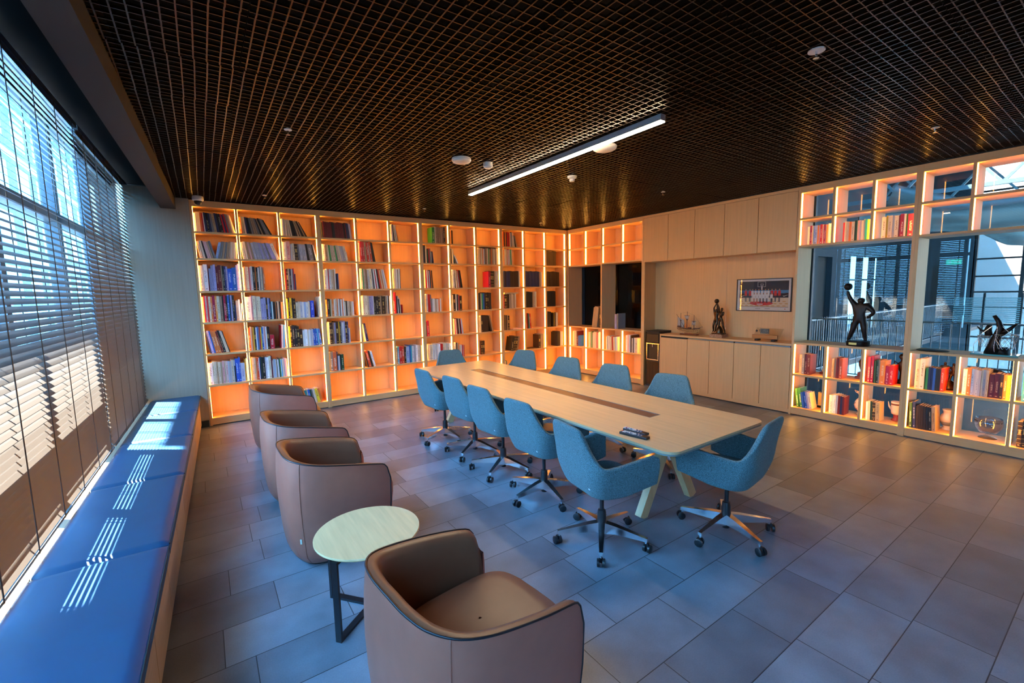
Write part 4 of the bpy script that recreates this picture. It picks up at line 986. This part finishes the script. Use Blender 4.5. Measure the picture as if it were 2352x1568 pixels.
    t_ = MB().box(-.006, .006, -.0015, .0015, -.016, .016).build('leather_tag', M['tag'], root, loc=(xx*s, -yy_*s, .22)); t_.rotation_euler = (0, 0, R_(-42))
    return root
a0 = make_armchair()
AC = [(-5.80, -5.87, 6, 'brown leather tub armchair with black piping in the foreground, beside the round table'),
      (-5.89, -4.08, 1, 'brown leather tub armchair just behind the round side table'),
      (-5.89, -3.06, 1, 'brown leather tub armchair directly behind the one by the round table'),
      (-5.86, -1.55, 0, 'brown leather tub armchair farthest away, close to the back bookcases')]
cps = [a0]+[copy_tree(a0) for _ in AC[1:]]
for o, (x, y, f, lab) in zip(cps, AC):
    o.location = (x, y, 0); o.rotation_euler = (0, 0, R_(f)); tag(o, lab, 'armchair', 'brown leather armchairs in a row')

# round side table
rt = thing('side_table', 'round pale oak side table on black metal legs between two armchairs', 'table', (-5.895, -4.897, 0))
MB().lathe([(0, .432), (.274, .432), (.283, .440), (.283, .447), (.281, .450), (0, .450)], 64).build('tabletop', M['pale_wood'], rt, autosmooth=True)
for p in ((-.222, -.176), (-.165, .207), (.25, .02)):
    m_ = MB(); a = Vector((*p, 0)); b = a*.05; up_ = (b-a)
    m_.bar(a, a+Vector((0, 0, .432)), .034, .014, up=up_)
    m_.bar(a+Vector((0, 0, .008)), b+Vector((0, 0, .008)), .034, .014); m_.bar(a+Vector((0, 0, .424)), b+Vector((0, 0, .424)), .034, .014)
    m_.build('leg', M['black_plastic'], rt)

# ------------------------------------------------------------------ ceiling fixtures
lp = thing('linear_lamp', 'long thin glowing linear lamp hanging under the grid ceiling above the table', 'lamp', (-3.625, -3.66, 3.0))
MB().box(-.028, .028, -1.455, 1.455, .004, .05).build('housing', M['rail'], lp)
MB().box(-.025, .025, -1.45, 1.45, -.004, .004).build('diffuser', M['lamp'], lp)
for y in (-1.3, 0, 1.3): MB().box(-.008, .008, y-.008, y+.008, .05, .25).build('hanger', M['dark'], lp)
def cl(name, lab, cat, x, y, parts, group=None):
    t = thing(name, lab, cat, (x, y, ZC), 0, group)
    for nm, prof, m in parts: MB().lathe(prof, 28).build(nm, m, t, autosmooth=True)
    return t
cl('access_point', 'white oval wireless access point on the grid, beside a small round sensor', 'access point', -4.378, -3.366, [('cover', [(0, -.045), (.06, -.044), (.085, -.036), (.095, -.02), (.092, -.002)], M['white'])])
cl('access_point', 'white round wireless access point just beside the linear lamp', 'access point', -3.45, -4.36, [('cover', [(0, -.04), (.09, -.038), (.105, -.028), (.11, -.01), (.10, 0)], M['white'])])
cl('motion_sensor', 'small white round motion sensor on the ceiling beside the oval access point', 'sensor', -4.077, -3.369, [('body', [(0, -.055), (.03, -.053), (.046, -.04), (.048, 0)], M['white'])])
t = cl('smoke_detector', 'white slotted smoke detector on the ceiling beyond the linear lamp', 'detector', -2.971, -3.405, [('body', [(.03, -.03), (.05, -.02), (.055, 0)], M['white']), ('chamber', [(0, -.062), (.024, -.06), (.03, -.052), (.03, -.03)], M['white'])])
SPR = [(-1.351, -3.43, 'above the base cabinet side of the room'), (-5.897, -3.348, 'above the armchairs, nearer the window side'), (-5.786, -.708, 'in front of the third bookcase column, beyond the armchairs'),
       (-3.641, -.82, 'above the far end of the conference table'), (-1.128, -.516, 'close to the room corner'), (-1.397, -6.152, 'near the statue shelving'), (-3.649, -6.134, 'with a wide round plate, nearest of all')]
for i, (x, y, w) in enumerate(SPR):
    t = thing('sprinkler', 'small metal ceiling sprinkler '+w, 'sprinkler', (x, y, ZC), 0, 'ceiling sprinklers')
    MB().lathe([(.010, .008), (.010, .0), (.028 if i < 6 else .042, -.002), (.028 if i < 6 else .042, -.008), (.012, -.010)], 20).build('escutcheon', M['white'], t, autosmooth=True)
    m_ = MB().lathe([(.006, -.01), (.006, -.03)], 8); m_.bar((-.009, 0, -.01), (-.003, 0, -.04), .002, .004); m_.bar((.009, 0, -.01), (.003, 0, -.04), .002, .004); m_.build('frame', M['chrome'], t)
    MB().lathe([(0, -.044), (.015, -.044), (.015, -.041), (0, -.040)], 14).build('deflector', M['chrome'], t)
t = thing('security_camera', 'white dome security camera on the ceiling above the leftmost bookcase section', 'camera', (-6.49, -.22, ZC))
MB().lathe([(.058, 0), (.062, -.02), (.062, -.05), (.05, -.06), (0, -.06)], 28).build('housing', M['white'], t, autosmooth=True)
MB().lathe([(.045, -.06), (.043, -.08), (.032, -.10), (.016, -.112), (0, -.115)], 24).build('dome', M['black_plastic'], t, smooth=True)

# ------------------------------------------------------------------ water dispenser
wd = thing('water_dispenser', 'black water dispenser standing between the corner shelving and base cabinet', 'dispenser', (.02, -2.235, 0))
MB().box(.02, .335, -.148, .148, .005, .985).build('body', M['black_plastic'], wd, bevel=.01)
MB().box(-.005, .335, -.15, .15, .985, 1.015).build('lid', M['dark'], wd, bevel=.006)
MB().box(.0, .03, -.135, .135, .80, .965).build('control_panel', M['black_plastic'], wd, bevel=.012)
MB().box(-.002, .03, -.14, .14, .775, .797).build('chrome_band', M['chrome'], wd, bevel=.004)
m_ = MB(); m_.box(.0, .02, -.13, -.115, .50, .775); m_.box(.0, .02, .115, .13, .50, .775); m_.box(.0, .02, -.13, .13, .49, .505); m_.build('alcove_frame', M['chrome'], wd)
MB().lathe([(.008, 0), (.008, -.05)], 10, (.005, 0, .775)).build('tap', M['chrome'], wd)
MB().box(.012, .021, -.125, .125, .04, .46).build('front_door', mat('dark_wood_print', (.05, .022, .012), .25, noise=((60, 60, 3), .4)), wd)

# ------------------------------------------------------------------ framed team photo
fp = right_thing('framed_photo', 'framed basketball team photo hanging on the wood niche wall', 'picture')
a0_, a1_, z0_, z1_ = 3.575, 4.348, 1.405, 1.868; dd = NB
m_ = MB(); g_ = .012; m_.box(a0_-g_, a1_+g_, dd-.022, dd-.002, z0_-g_, z0_); m_.box(a0_-g_, a1_+g_, dd-.022, dd-.002, z1_, z1_+g_); m_.box(a0_-g_, a0_, dd-.022, dd-.002, z0_, z1_); m_.box(a1_, a1_+g_, dd-.022, dd-.002, z0_, z1_)
m_.build('frame', M['black_plastic'], fp)
cols = [mat('print_%s' % n, c, .35) for n, c in (('white', (.80, .74, .68)), ('black', (.01, .012, .03)), ('blue', (.06, .25, .50)), ('court', (.80, .62, .42)), ('red', (.70, .02, .02)), ('shirt', (.82, .76, .74)), ('skin', (.45, .22, .14)), ('trouser', (.02, .02, .05)), ('orange', (.65, .35, .10)))]
def pic(m_, x0, x1, z0, z1, mi, lay=0):   # fractions of the sheet
    d = dd-.010-lay*.0006; A = lambda f: a0_+(a1_-a0_)*f; Z = lambda f: z0_+(z1_-z0_)*f
    m_.face([(A(x0), d, Z(z0)), (A(x1), d, Z(z0)), (A(x1), d, Z(z1)), (A(x0), d, Z(z1))], mi)
def picp(m_, pts, mi, lay):
    d = dd-.010-lay*.0006; m_.face([(a0_+(a1_-a0_)*x, d, z0_+(z1_-z0_)*z) for x, z in pts], mi)
m_ = MB(); pic(m_, 0, 1, 0, 1, 0); pic(m_, .045, .96, .11, .94, 1, 1); pic(m_, .045, .96, .56, .65, 2, 2); pic(m_, .045, .90, .55, .62, 2, 2); pic(m_, .045, .96, .12, .41, 3, 2)
rr = random.Random(2)
for i in range(9):
    for j in range(3): 
        x = .06+i*.10+(j % 2)*.04; pic(m_, x, x+.055, .14+j*.07, .165+j*.07, 8, 3)
picp(m_, [(.47+.22*cos(2*pi*k/28), .235+.075*sin(2*pi*k/28)) for k in range(28)], 4, 4); pic(m_, .39, .50, .185, .215, 0, 5)
m_.face  # hoop
for x0, x1, z0, z1 in ((.395, .40, .76, .92), (.54, .545, .76, .92), (.395, .545, .915, .922), (.395, .545, .76, .767), (.45, .50, .80, .81), (.45, .455, .80, .86), (.495, .50, .80, .86), (.45, .50, .855, .862)): pic(m_, x0, x1, z0, z1, 0, 3)
pic(m_, .465, .485, .66, .78, 5, 3)
for x in (.07, .86): picp(m_, [(x, .475), (x+.015, .445), (x+.03, .450), (x+.10, .505), (x+.035, .470), (x+.018, .465)], 0, 4)
def man(cx, zf, h, shirt, pants, lay):
    w = .024
    pic(m_, cx-w*.6, cx-w*.1, zf, zf+h*.5, pants, lay); pic(m_, cx+w*.1, cx+w*.6, zf, zf+h*.5, pants, lay)
    pic(m_, cx-w, cx+w, zf+h*.46, zf+h*.84, shirt, lay+.3)
    picp(m_, [(cx+.012*cos(2*pi*k/10), zf+h*.92+.026*sin(2*pi*k/10)) for k in range(10)], 6, lay+.5)
for x, s in ((.17, 4), (.25, 4), (.30, 5), (.36, 5), (.42, 5), (.485, 5), (.545, 5), (.60, 5), (.665, 4), (.73, 4), (.80, 4)): man(x, .28, .42, s, 7 if s == 4 else 5, 5)
for x in (.335, .39, .45, .51, .575, .66): man(x, .24, .33, 5, 7 if x > .44 else 6, 7)
for x in (.42, .60): pic(m_, x-.06, x+.04, .055, .065, 1, 2)
pic(m_, .04, .08, .045, .065, 4, 2); pic(m_, .90, .915, .04, .07, 4, 2)
m_.build('photo_print', cols, fp)
MB().box(a0_, a1_, dd-.024, dd-.0225, z0_, z1_).build('glass_pane', M['acrylic'], fp)

# ------------------------------------------------------------------ figures
def skin_fig(name, m, parent, joints, edges, radii, root_i=0, sub=1):
    me = bpy.data.meshes.new(name); me.from_pydata(joints, edges, []); me.update(); me.materials.append(m)
    o = bpy.data.objects.new(name, me); COL.objects.link(o); o.parent = parent
    md = o.modifiers.new('skin', 'SKIN'); md.use_smooth_shade = True
    if not me.skin_vertices: 
        bm = bmesh.new(); bm.from_mesh(me); bm.verts.layers.skin.verify(); bm.to_mesh(me); bm.free()
    for i, r in enumerate(radii):
        sv = me.skin_vertices[0].data[i]; rr_ = (r, r) if not isinstance(r, tuple) else r; sv.radius = rr_; sv.use_root = (i == root_i)
    sb = o.modifiers.new('sub', 'SUBSURF'); sb.levels = sub+1; sb.render_levels = sub+1
    return o
def body(parent, m, H, P, base=(0, 0, 0), rz=0, name='figure', fat=1.0):
    """P: dict of joint offsets in units of H; returns skinned human figure"""
    J = ['pelvis','belly','chest','neck','headb','headt','lsh','lel','lwr','lha','rsh','rel','rwr','rha','lhip','lkn','lan','lto','rhip','rkn','ran','rto']
    E_ = [(0,1),(1,2),(2,3),(3,4),(4,5),(2,6),(6,7),(7,8),(8,9),(2,10),(10,11),(11,12),(12,13),(0,14),(14,15),(15,16),(16,17),(0,18),(18,19),(19,20),(20,21)]
    Rd = [(.075,.055),(.07,.05),(.092,.06),.034,.055,.045,.042,.032,.022,.026,.042,.032,.022,.026,.058,.042,.027,.024,.058,.042,.027,.024]
    mt = Matrix.Translation(base) @ Matrix.Rotation(rz, 4, 'Z')
    jo = [tuple(mt @ (Vector(P[j])*H)) for j in J]
    return skin_fig(name, m, parent, jo, E_, [tuple(c*H*fat for c in r) if isinstance(r, tuple) else r*H*fat for r in Rd])
STD = dict(pelvis=(0,0,.52), belly=(0,0,.60), chest=(0,0,.73), neck=(0,0,.83), headb=(0,0,.89), headt=(0,0,.96), lsh=(0,.11,.79), lel=(0,.16,.64), lwr=(.02,.18,.50), lha=(.03,.18,.45),
  rsh=(0,-.11,.79), rel=(0,-.16,.64), rwr=(.02,-.18,.50), rha=(.03,-.18,.45), lhip=(0,.06,.50), lkn=(.02,.08,.28), lan=(0,.09,.05), lto=(.07,.10,.025), rhip=(0,-.06,.50), rkn=(.02,-.08,.28), ran=(0,-.09,.05), rto=(.07,-.10,.025))
def P_(**k): d = dict(STD); d.update(k); return d
# local axes: x towards the viewer (world -x) -> rz = pi ; y = lateral
# tall statue with raised arm holding a ball (image-left = world +y)
st = thing('basketball_statue', 'dark statue of a basketball player raising a ball, before the glass', 'statue', (.16, -5.235, z4))
MB().lathe([(.118, 0), (.122, .01), (.122, .055), (.115, .06), (0, .06)], 40).build('base', M['bronze_b'], st, autosmooth=True)
MB().box(-.125, -.118, -.02, .06, .018, .045).build('plaque', M['gold'], st)
H = .54
body(st, M['bronze_b'], H, P_(pelvis=(0,0,.50), belly=(0,.01,.60), chest=(0,.01,.74), neck=(0,0,.86), headb=(0,-.01,.92), headt=(0,-.015,1.0), lsh=(0,.11,.82), lel=(-.02,.20,.97), lwr=(-.03,.245,1.10), lha=(-.03,.25,1.15),
     rsh=(0,-.13,.82), rel=(-.02,-.27,.66), rwr=(0,-.17,.56), rha=(0,-.12,.54), lhip=(0,.07,.49), lkn=(-.02,.11,.27), lan=(0,.18,.05), lto=(-.06,.20,.02), rhip=(0,-.07,.49), rkn=(-.02,-.10,.27), ran=(0,-.13,.05), rto=(-.06,-.15,.02)), (0, 0, .06), fat=1.5)
m_ = MB(); m_.lathe([(.045*sin(pi*k/12), -.045*cos(pi*k/12)) for k in range(13)], 20, (-.016, .135, .735)); m_.build('ball', M['bronze_b'], st, smooth=True)
# pair of players reaching for a ball on the cabinet
st = thing('players_statue', 'bronze statue of two players reaching for a ball on a marble block', 'statue', (.15, -3.40, .975))
m_ = MB(); m_.box(-.085, .085, -.105, .105, 0, .055); m_.build('base', M['marble'], st, bevel=.003)
m_ = MB(); m_.box(-.07, .07, -.085, .085, .055, .072); m_.build('slab', M['bronze'], st, bevel=.004)
H = .40
body(st, M['bronze'], H, P_(pelvis=(0,0,.50), chest=(0,.01,.73), neck=(0,.0,.83), headb=(0,.0,.87), headt=(0,.005,.95), lsh=(0,.09,.80), lel=(-.03,.10,.97), lwr=(-.02,.02,1.12), lha=(-.02,-.01,1.18), rsh=(0,-.10,.79), rel=(-.04,-.12,.98), rwr=(-.02,-.05,1.12), rha=(-.02,-.03,1.18),
     lkn=(-.04,.10,.28), lan=(.05,.14,.06), lto=(.0,.16,.03), rkn=(-.05,-.02,.27), ran=(0,.03,.06), rto=(-.06,.05,.03)), (0, .045, .072))
body(st, M['bronze'], H, P_(pelvis=(0,0,.52), chest=(0,-.02,.75), neck=(0,-.03,.86), headb=(0,-.04,.91), headt=(0,-.05,1.0), lsh=(0,.07,.82), lel=(-.04,.13,.96), lwr=(-.03,.15,1.10), lha=(-.03,.16,1.15), rsh=(0,-.12,.80), rel=(-.03,-.10,.68), rwr=(-.03,.03,.76), rha=(-.03,.07,.78),
     lkn=(-.05,.04,.30), lan=(.03,.06,.06), lto=(-.04,.08,.03), rkn=(-.05,-.13,.28), ran=(.03,-.17,.06), rto=(-.04,-.19,.03)), (.01, -.02, .072))
MB().lathe([(.036*sin(pi*k/12), -.036*cos(pi*k/12)) for k in range(13)], 18, (-.004, .045, .572)).build('ball', M['bronze'], st, smooth=True)
m_ = MB(); rings = []
for j, (s, z) in enumerate(((.05, .072), (.045, .11), (.03, .15), (.012, .18), (.001, .185))): rings.append([(s*cos(2*pi*k/14)*(1+.3*sin(3*k+j)), -.01+s*1.1*sin(2*pi*k/14)*(1+.25*cos(2*k+j)), z) for k in range(14)])
m_.grid(rings, closed=True).build('rock', M['bronze'], st, smooth=True)
# acrylic award
aw_ = thing('award_plaque', 'clear acrylic award with a wooden bar lying on black feet on the cabinet', 'award', (.12, -4.15, .975))
m_ = MB(); b = [(.0, .20, .03), (.0, -.165, .03), (.05, -.205, .185), (.05, .165, .185)]
m_.v += [(x-.008, y, z) for x, y, z in b]+[(x+.008, y, z) for x, y, z in b]; m_.f += [(0,1,2,3), (7,6,5,4), (0,4,5,1), (1,5,6,2), (2,6,7,3), (3,7,4,0)]; m_.m += [0]*6
m_.build('acrylic_block', M['acrylic'], aw_)
MB().bar((-.012, .20, .062), (-.012, -.155, .062), .03, .055, up=(0, 0, 1)).build('wood_bar', mat('honey_wood', (.50, .20, .05), .3), aw_, bevel=.006)
m_ = MB().bar((.018, .10, .14), (.018, -.02, .14), .012, .07); m_.build('banknote_print', mat('grey_print', (.12, .12, .10), .6, noise=((60, 60, 60), .6)), aw_)
m2 = MB(); m2.tube([(.022, .155, .14), (.02, .155, .14)], .016, 16); m2.bar((.02, .125, .155), (.02, .105, .155), .003, .006); m2.bar((.02, .115, .155), (.02, .115, .125), .003, .006); m2.build('lettering', M['dark'], aw_)
for y in (.13, -.10): MB().box(-.04, .05, y-.025, y+.025, 0, .028).build('foot', M['black_plastic'], aw_, bevel=.005)

# ------------------------------------------------------------------ ship model (bow towards -y)
sh = thing('ship_model', 'wooden three-masted sailing ship model on a reddish base', 'model', (.16, -2.84, .975))
MB().box(-.035, .035, -.185, .125, 0, .022).build('base', M['redwood'], sh, bevel=.003)
for y in (-.10, .06): MB().box(-.004, .004, y-.004, y+.004, .022, .05).build('stand_pin', M['gold'], sh)
rows = []; hull = spline([(-.22, .004, .115, .07), (-.17, .028, .100, .045), (-.08, .043, .090, .040), (.02, .045, .090, .040), (.12, .040, .105, .048), (.19, .030, .125, .075)], 0)
for k in range(15):
    y = -.22+.41*k/14; w, zt, zb = hull(y); rows.append([(w*sin(t)*(1 if abs(sin(t)) < 1 else 1), y, zb+(zt-zb)*(1-cos(t)) if False else zb+(zt-zb)*abs(math.sin(t))**1.6) for t in [(-pi/2+pi*j/12) for j in range(13)]])
m_ = MB(); m_.grid(rows); m_.build('hull', M['hull'], sh, smooth=True, solid=.003)
m_ = MB()
for k in range(14): y = -.19+.36*k/13; w, zt, zb = hull(y); m_.box(-w-.004, -w+.002, y-.006, y+.006, zt-.022, zt-.012)
for k in range(9): m_.box(-.04, .04, -.15+.035*k, -.142+.035*k, .10, .106)
m_.box(-.03, .03, .08, .18, .118, .128); m_.box(-.025, .025, .12, .185, .130, .15); m_.box(-.03, .03, -.21, -.12, .11, .122); m_.box(-.02, .02, -.06, -.01, .10, .128)
m_.build('deck', M['mast'], sh)
m_ = MB(); masts = [(.135, .365), (.015, .395), (-.115, .34)]
for y, h in masts: m_.tube([(0, y, .09), (0, y, h)], [.006, .003], 8); m_.lathe([(.003, h*.62), (.016, h*.62+.01), (.016, h*.62+.016), (.003, h*.62+.02)], 10, (0, y, 0))
m_.tube([(0, .22, .345), (0, .06, .125)], .0025, 6); m_.tube([(0, -.19, .12), (0, -.275, .15)], .003, 6)
m_.tube([(-.0, .065, .325), (0, -.035, .325)], .003, 6); m_.tube([(0, -.075, .235), (0, -.155, .235)], .003, 6); m_.build('masts', M['mast'], sh)
MB().grid([[(-.004+.012*sin(pi*j/4)*1, .20-.13*i/4*(1)+(.0)*j, .30-.14*j/4-.05*i/4*1.0+.0*j) for i in range(5)] for j in range(5)]).build('sail', M['sail'], sh, smooth=True, solid=.001)
MB().grid([[(-.012*sin(pi*j/4), .055-.022*j/4*1-(.08-.03*j/4)*i/4, .322-.06*j/4) for i in range(5)] for j in range(5)]).build('sail', M['sail'], sh, smooth=True, solid=.001)
MB().grid([[(-.010*sin(pi*j/4), -.08-.065*i/4, .232-.062*j/4) for i in range(5)] for j in range(5)]).build('sail', M['sail'], sh, smooth=True, solid=.001)
m_ = MB()
for (y, h) in masts:
    for s in (-1, 1):
        for q in (-.05, .05): m_.tube([(0, y, h*.64), (s*.04, y+q, .105)], .0009, 4)
m_.tube([(0, .135, .36), (0, .015, .385), (0, -.115, .335)], .0009, 4); m_.tube([(0, -.115, .335), (0, -.27, .148)], .0009, 4); m_.build('rigging', M['rope'], sh)
m_ = MB(); m_.lathe([(.006*sin(pi*k/6), -.006*cos(pi*k/6)) for k in range(7)], 8, (-.03, -.2, .06)); m_.build('anchor', M['dark'], sh)

# ------------------------------------------------------------------ net sculpture on glass plate (B counter)
ns = thing('net_sculpture', 'bronze figures with basketball nets on a thick glass plate', 'sculpture', (.20, -6.41, z4))
MB().box(-.11, .11, -.17, .17, 0, .015).build('glass_plate', mat('plate_glass', (.10, .40, .45), .08, spec=.8), ns)
def limb(pts, r): return MB().tube(pts, r, 12)
limb([(0, .02, .015), (0, .015, .12), (0, .0, .20), (0, -.02, .28), (0, .0, .35), (0, .035, .41)], [.07, .045, .035, .03, .02, .016]).build('trunk', M['bronze_b'], ns, smooth=True)
limb([(0, -.02, .22), (0, -.08, .27), (0, -.13, .33)], [.03, .018, .010]).build('arm', M['bronze_b'], ns, smooth=True)
limb([(0, .06, .20), (0, .07, .26), (0, .06, .31)], [.03, .03, .02]).build('torso', M['bronze_b'], ns, smooth=True)
limb([(0, .05, .24), (0, .12, .25), (0, .15, .29)], [.02, .010, .006]).build('arm', M['bronze_b'], ns, smooth=True)
limb([(.02, -.05, .015), (.02, -.06, .05), (.02, -.09, .07)], [.08, .055, .02]).build('rock', M['bronze_b'], ns, smooth=True)
def netmb(c, rx, rz_, h):
    m_ = MB(); n = 12
    for k in range(n):
        for s in (1, -1):
            pts = [(c[0]+rx*(1-.35*j/8)*cos(2*pi*k/n+s*j*.16), c[1]+rx*(1-.35*j/8)*sin(2*pi*k/n+s*j*.16), c[2]-h*j/8) for j in range(9)]; m_.tube(pts, .0016, 4, caps=False)
    m_.tube([(c[0]+rx*cos(2*pi*k/24), c[1]+rx*sin(2*pi*k/24), c[2]) for k in range(25)], .004, 6); return m_
netmb((-.03, -.07, .22), .085, 0, .15).build('net', M['rope_net'], ns); netmb((-.02, .09, .20), .05, 0, .12).build('net', M['rope_net'], ns)
for y, q in ((.15, .2), (-.15, -.2), (.0, .02)):
    MB().tube([(-.06, y, .015), (-.05, y+.01, .10), (-.04, y*.7, .22), (-.03, y*.25, .30)], .003, 6).build('wire_strand', M['rope_net'], ns)
fs = tag(MB().lathe([(0, 0), (.10, 0), (.11, .008), (.09, .014), (0, .016)], 24).build('metal_dish', M['bronze_b'], autosmooth=True), 'flat dark metal dish lying on the display counter beside the net sculpture', 'dish'); fs.location = (.16, -5.93, z4); fs.scale = (.9, 1.3, 1)

# ------------------------------------------------------------------ small objects in the lower bays
def at_(dx, a, z): return (dx, -a, z)
t = thing('tortoise_figure', 'small carved tortoise on a red wooden block in the first statue shelf', 'ornament', at_(.27, 4.86, z6))
MB().box(-.05, .05, -.055, .055, 0, .035).build('base', M['redwood'], t, bevel=.003)
MB().lathe([(.04, .035), (.045, .05), (.035, .07), (.018, .08), (0, .083)], 16).build('shell', M['ceramic'], t, smooth=True)
t = thing('bust_trophy', 'bronze bust trophy on a stepped red wooden base in the second bay', 'trophy', at_(.27, 5.285, z6))
m_ = MB(); m_.box(-.06, .06, -.08, .08, 0, .035); m_.box(-.045, .045, -.06, .06, .035, .085); m_.build('base', M['redwood'], t, bevel=.003)
MB().lathe([(.03, .085), (.045, .12), (.06, .17), (.065, .22), (.04, .26), (.03, .28), (.045, .31), (.05, .34), (.03, .37), (0, .38)], 20).build('bust', M['bronze'], t, smooth=True)
t = thing('wooden_trophy', 'dark figure-shaped trophy with round head standing in the third bay', 'trophy', at_(.27, 5.655, z6))
MB().lathe([(.045, 0), (.05, .03), (.025, .05), (.02, .12), (.045, .20), (.05, .24), (.02, .27), (.02, .285), (.038, .31), (.04, .33), (.025, .355), (0, .36)], 20).build('body', M['bronze_b'], t, smooth=True)
m_ = MB(); m_.tube([(0, .02, .22), (0, .075, .26), (0, .085, .20), (0, .02, .16)], .008, 8); m_.tube([(0, -.02, .22), (0, -.075, .26), (0, -.085, .20), (0, -.02, .16)], .008, 8); m_.build('handles', M['bronze_b'], t, smooth=True)
t = thing('castle_block', 'mustard yellow ornament with notched top standing behind green books', 'ornament', at_(.27, 4.85, z7))
m_ = MB(); m_.box(-.02, .02, -.065, .055, .03, .20)
for k in range(4): m_.box(-.02, .02, -.065+.035*k, -.05+.035*k, .20, .212)
m_.build('tower', mat('mustard', (.62, .40, .10), .5), t); MB().box(-.03, .03, -.07, .06, 0, .03).build('base', M['bronze_b'], t)
t = thing('painted_ewer', 'painted ceramic ewer with curved handle in the lowest second bay', 'vase', at_(.25, 5.275, z7))
cer = mat('painted_ceramic', (.70, .52, .40), .2); nt = cer.node_tree
vo = nt.nodes.new('ShaderNodeTexVoronoi'); vo.inputs['Scale'].default_value = 38; tc_ = nt.nodes.new('ShaderNodeTexCoord'); cr = nt.nodes.new('ShaderNodeValToRGB')
nt.links.new(tc_.outputs['Object'], vo.inputs['Vector']); nt.links.new(vo.outputs['Distance'], cr.inputs[0]); nt.links.new(cr.outputs[0], nt.nodes['Principled BSDF'].inputs['Base Color'])
cr.color_ramp.elements[0].color = (.02, .02, .06, 1); cr.color_ramp.elements[0].position = .22; cr.color_ramp.elements[1].color = (.75, .60, .48, 1); cr.color_ramp.elements[1].position = .34
MB().lathe([(.042, 0), (.045, .012), (.02, .03), (.022, .045), (.055, .08), (.072, .13), (.055, .18), (.028, .215), (.024, .25), (.035, .28), (.045, .30), (.040, .302), (.02, .26)], 28).build('body', cer, t, smooth=True)
MB().tube([(0, -.03, .28), (0, -.07, .27), (0, -.085, .22), (0, -.065, .16)], .008, 8).build('handle', cer, t, smooth=True); MB().tube([(0, .03, .285), (0, .06, .30), (0, .07, .31)], [.02, .012, .006], 8).build('spout', cer, t, smooth=True)
t = thing('winged_mug', 'cream winged ceramic cup on a wine red foot in the third bay', 'cup', at_(.27, 5.63, z7))
MB().lathe([(.02, .07), (.05, .085), (.055, .11), (.056, .20), (.058, .235), (.05, .235), (.045, .12)], 28).build('body', M['ceramic'], t, smooth=True)
MB().lathe([(.045, 0), (.05, .008), (.028, .03), (.028, .06), (.035, .078), (0, .08)], 24).build('foot', M['red_foot'], t, smooth=True)
for s in (1, -1): MB().tube([(0, s*.052, .13), (0, s*.075, .17), (0, s*.085, .225)], [.012, .010, .004], 8).build('wing', M['ceramic'], t, smooth=True)
MB().lathe([(.0575, .195), (.0585, .20), (.0585, .21), (.0575, .215)], 24).build('lettering_band', M['redwood'], t)
t = thing('bronze_group', 'glossy dark bronze figure group standing behind the green and black books', 'sculpture', at_(.27, 6.06, z6))
for i, (y, h, s) in enumerate(((.035, .34, 1), (-.035, .33, 1))):
    body(t, M['bronze'], h*.85, P_(lel=(.05,.15,.70), lwr=(.08,.06,.68), rel=(.05,-.15,.68), rwr=(.08,-.04,.62), lkn=(.10,.08,.30), rkn=(.08,-.08,.26)), (0, y, .03), pi)
m_ = MB(); m_.lathe([(.08, 0), (.085, .03), (.06, .05), (.05, .09), (.0, .12)], 12); m_.build('mound', M['bronze'], t, smooth=True)
t = thing('cream_jug', 'cream ceramic jug with grey band beside the black books', 'jug', at_(.27, 6.085, z7))
MB().lathe([(.048, 0), (.05, .015), (.035, .035), (.045, .05)], 28).build('foot', M['ceramic'], t, smooth=True)
MB().lathe([(.045, .05), (.058, .075), (.062, .095)], 28).build('grey_band', M['ceramic_grey'], t, smooth=True)
MB().lathe([(.062, .095), (.066, .13), (.060, .165), (.045, .185), (.042, .20), (.050, .222), (.052, .235), (.045, .235), (.036, .19)], 28).build('body', M['ceramic'], t, smooth=True)
MB().tube([(0, -.045, .22), (0, -.09, .21), (0, -.10, .17), (0, -.06, .13)], .007, 8).build('handle', M['ceramic'], t, smooth=True)
t = thing('glass_bowl', 'clear glass footed bowl standing alone in the lowest bay', 'bowl', at_(.22, 6.41, z7))
MB().lathe([(.075, .0), (.07, .006), (.02, .03), (.02, .045), (.06, .065), (.095, .11), (.105, .16), (.10, .215), (.103, .215), (.109, .16), (.10, .108), (.065, .06)], 40).build('bowl', M['bowl_glass'], t, smooth=True)
m_ = MB(); rr = random.Random(9)
for k in range(22):
    a = pi*.62+pi*.78*k/21
    if k % 7 != 5: m_.bar((.1055*cos(a), .1055*sin(a), .178), (.1055*cos(a), .1055*sin(a), .178+rr.choice((.010, .014))), .005, .002)
m_.build('engraving', M['bronze'], t)
t = thing('root_carving', 'flat brown carved root with wavy outline behind the white and maroon books', 'ornament', at_(.28, 6.40, z6))
poly = [(-.14, .06), (-.15, .13), (-.17, .17), (-.13, .21), (-.08, .22), (-.06, .26), (.0, .275), (.06, .26), (.09, .24), (.12, .25), (.17, .20), (.15, .17), (.16, .14), (.12, .08), (.10, .0), (-.10, .0)]
m_ = MB().prism([(-y, z) for y, z in poly], -.015, .015); m_.xf(Matrix.Rotation(pi/2, 4, 'Z') @ Matrix.Rotation(pi/2, 4, 'X')); m_.build('carving', M['bronze_b'], t, bevel=.004)
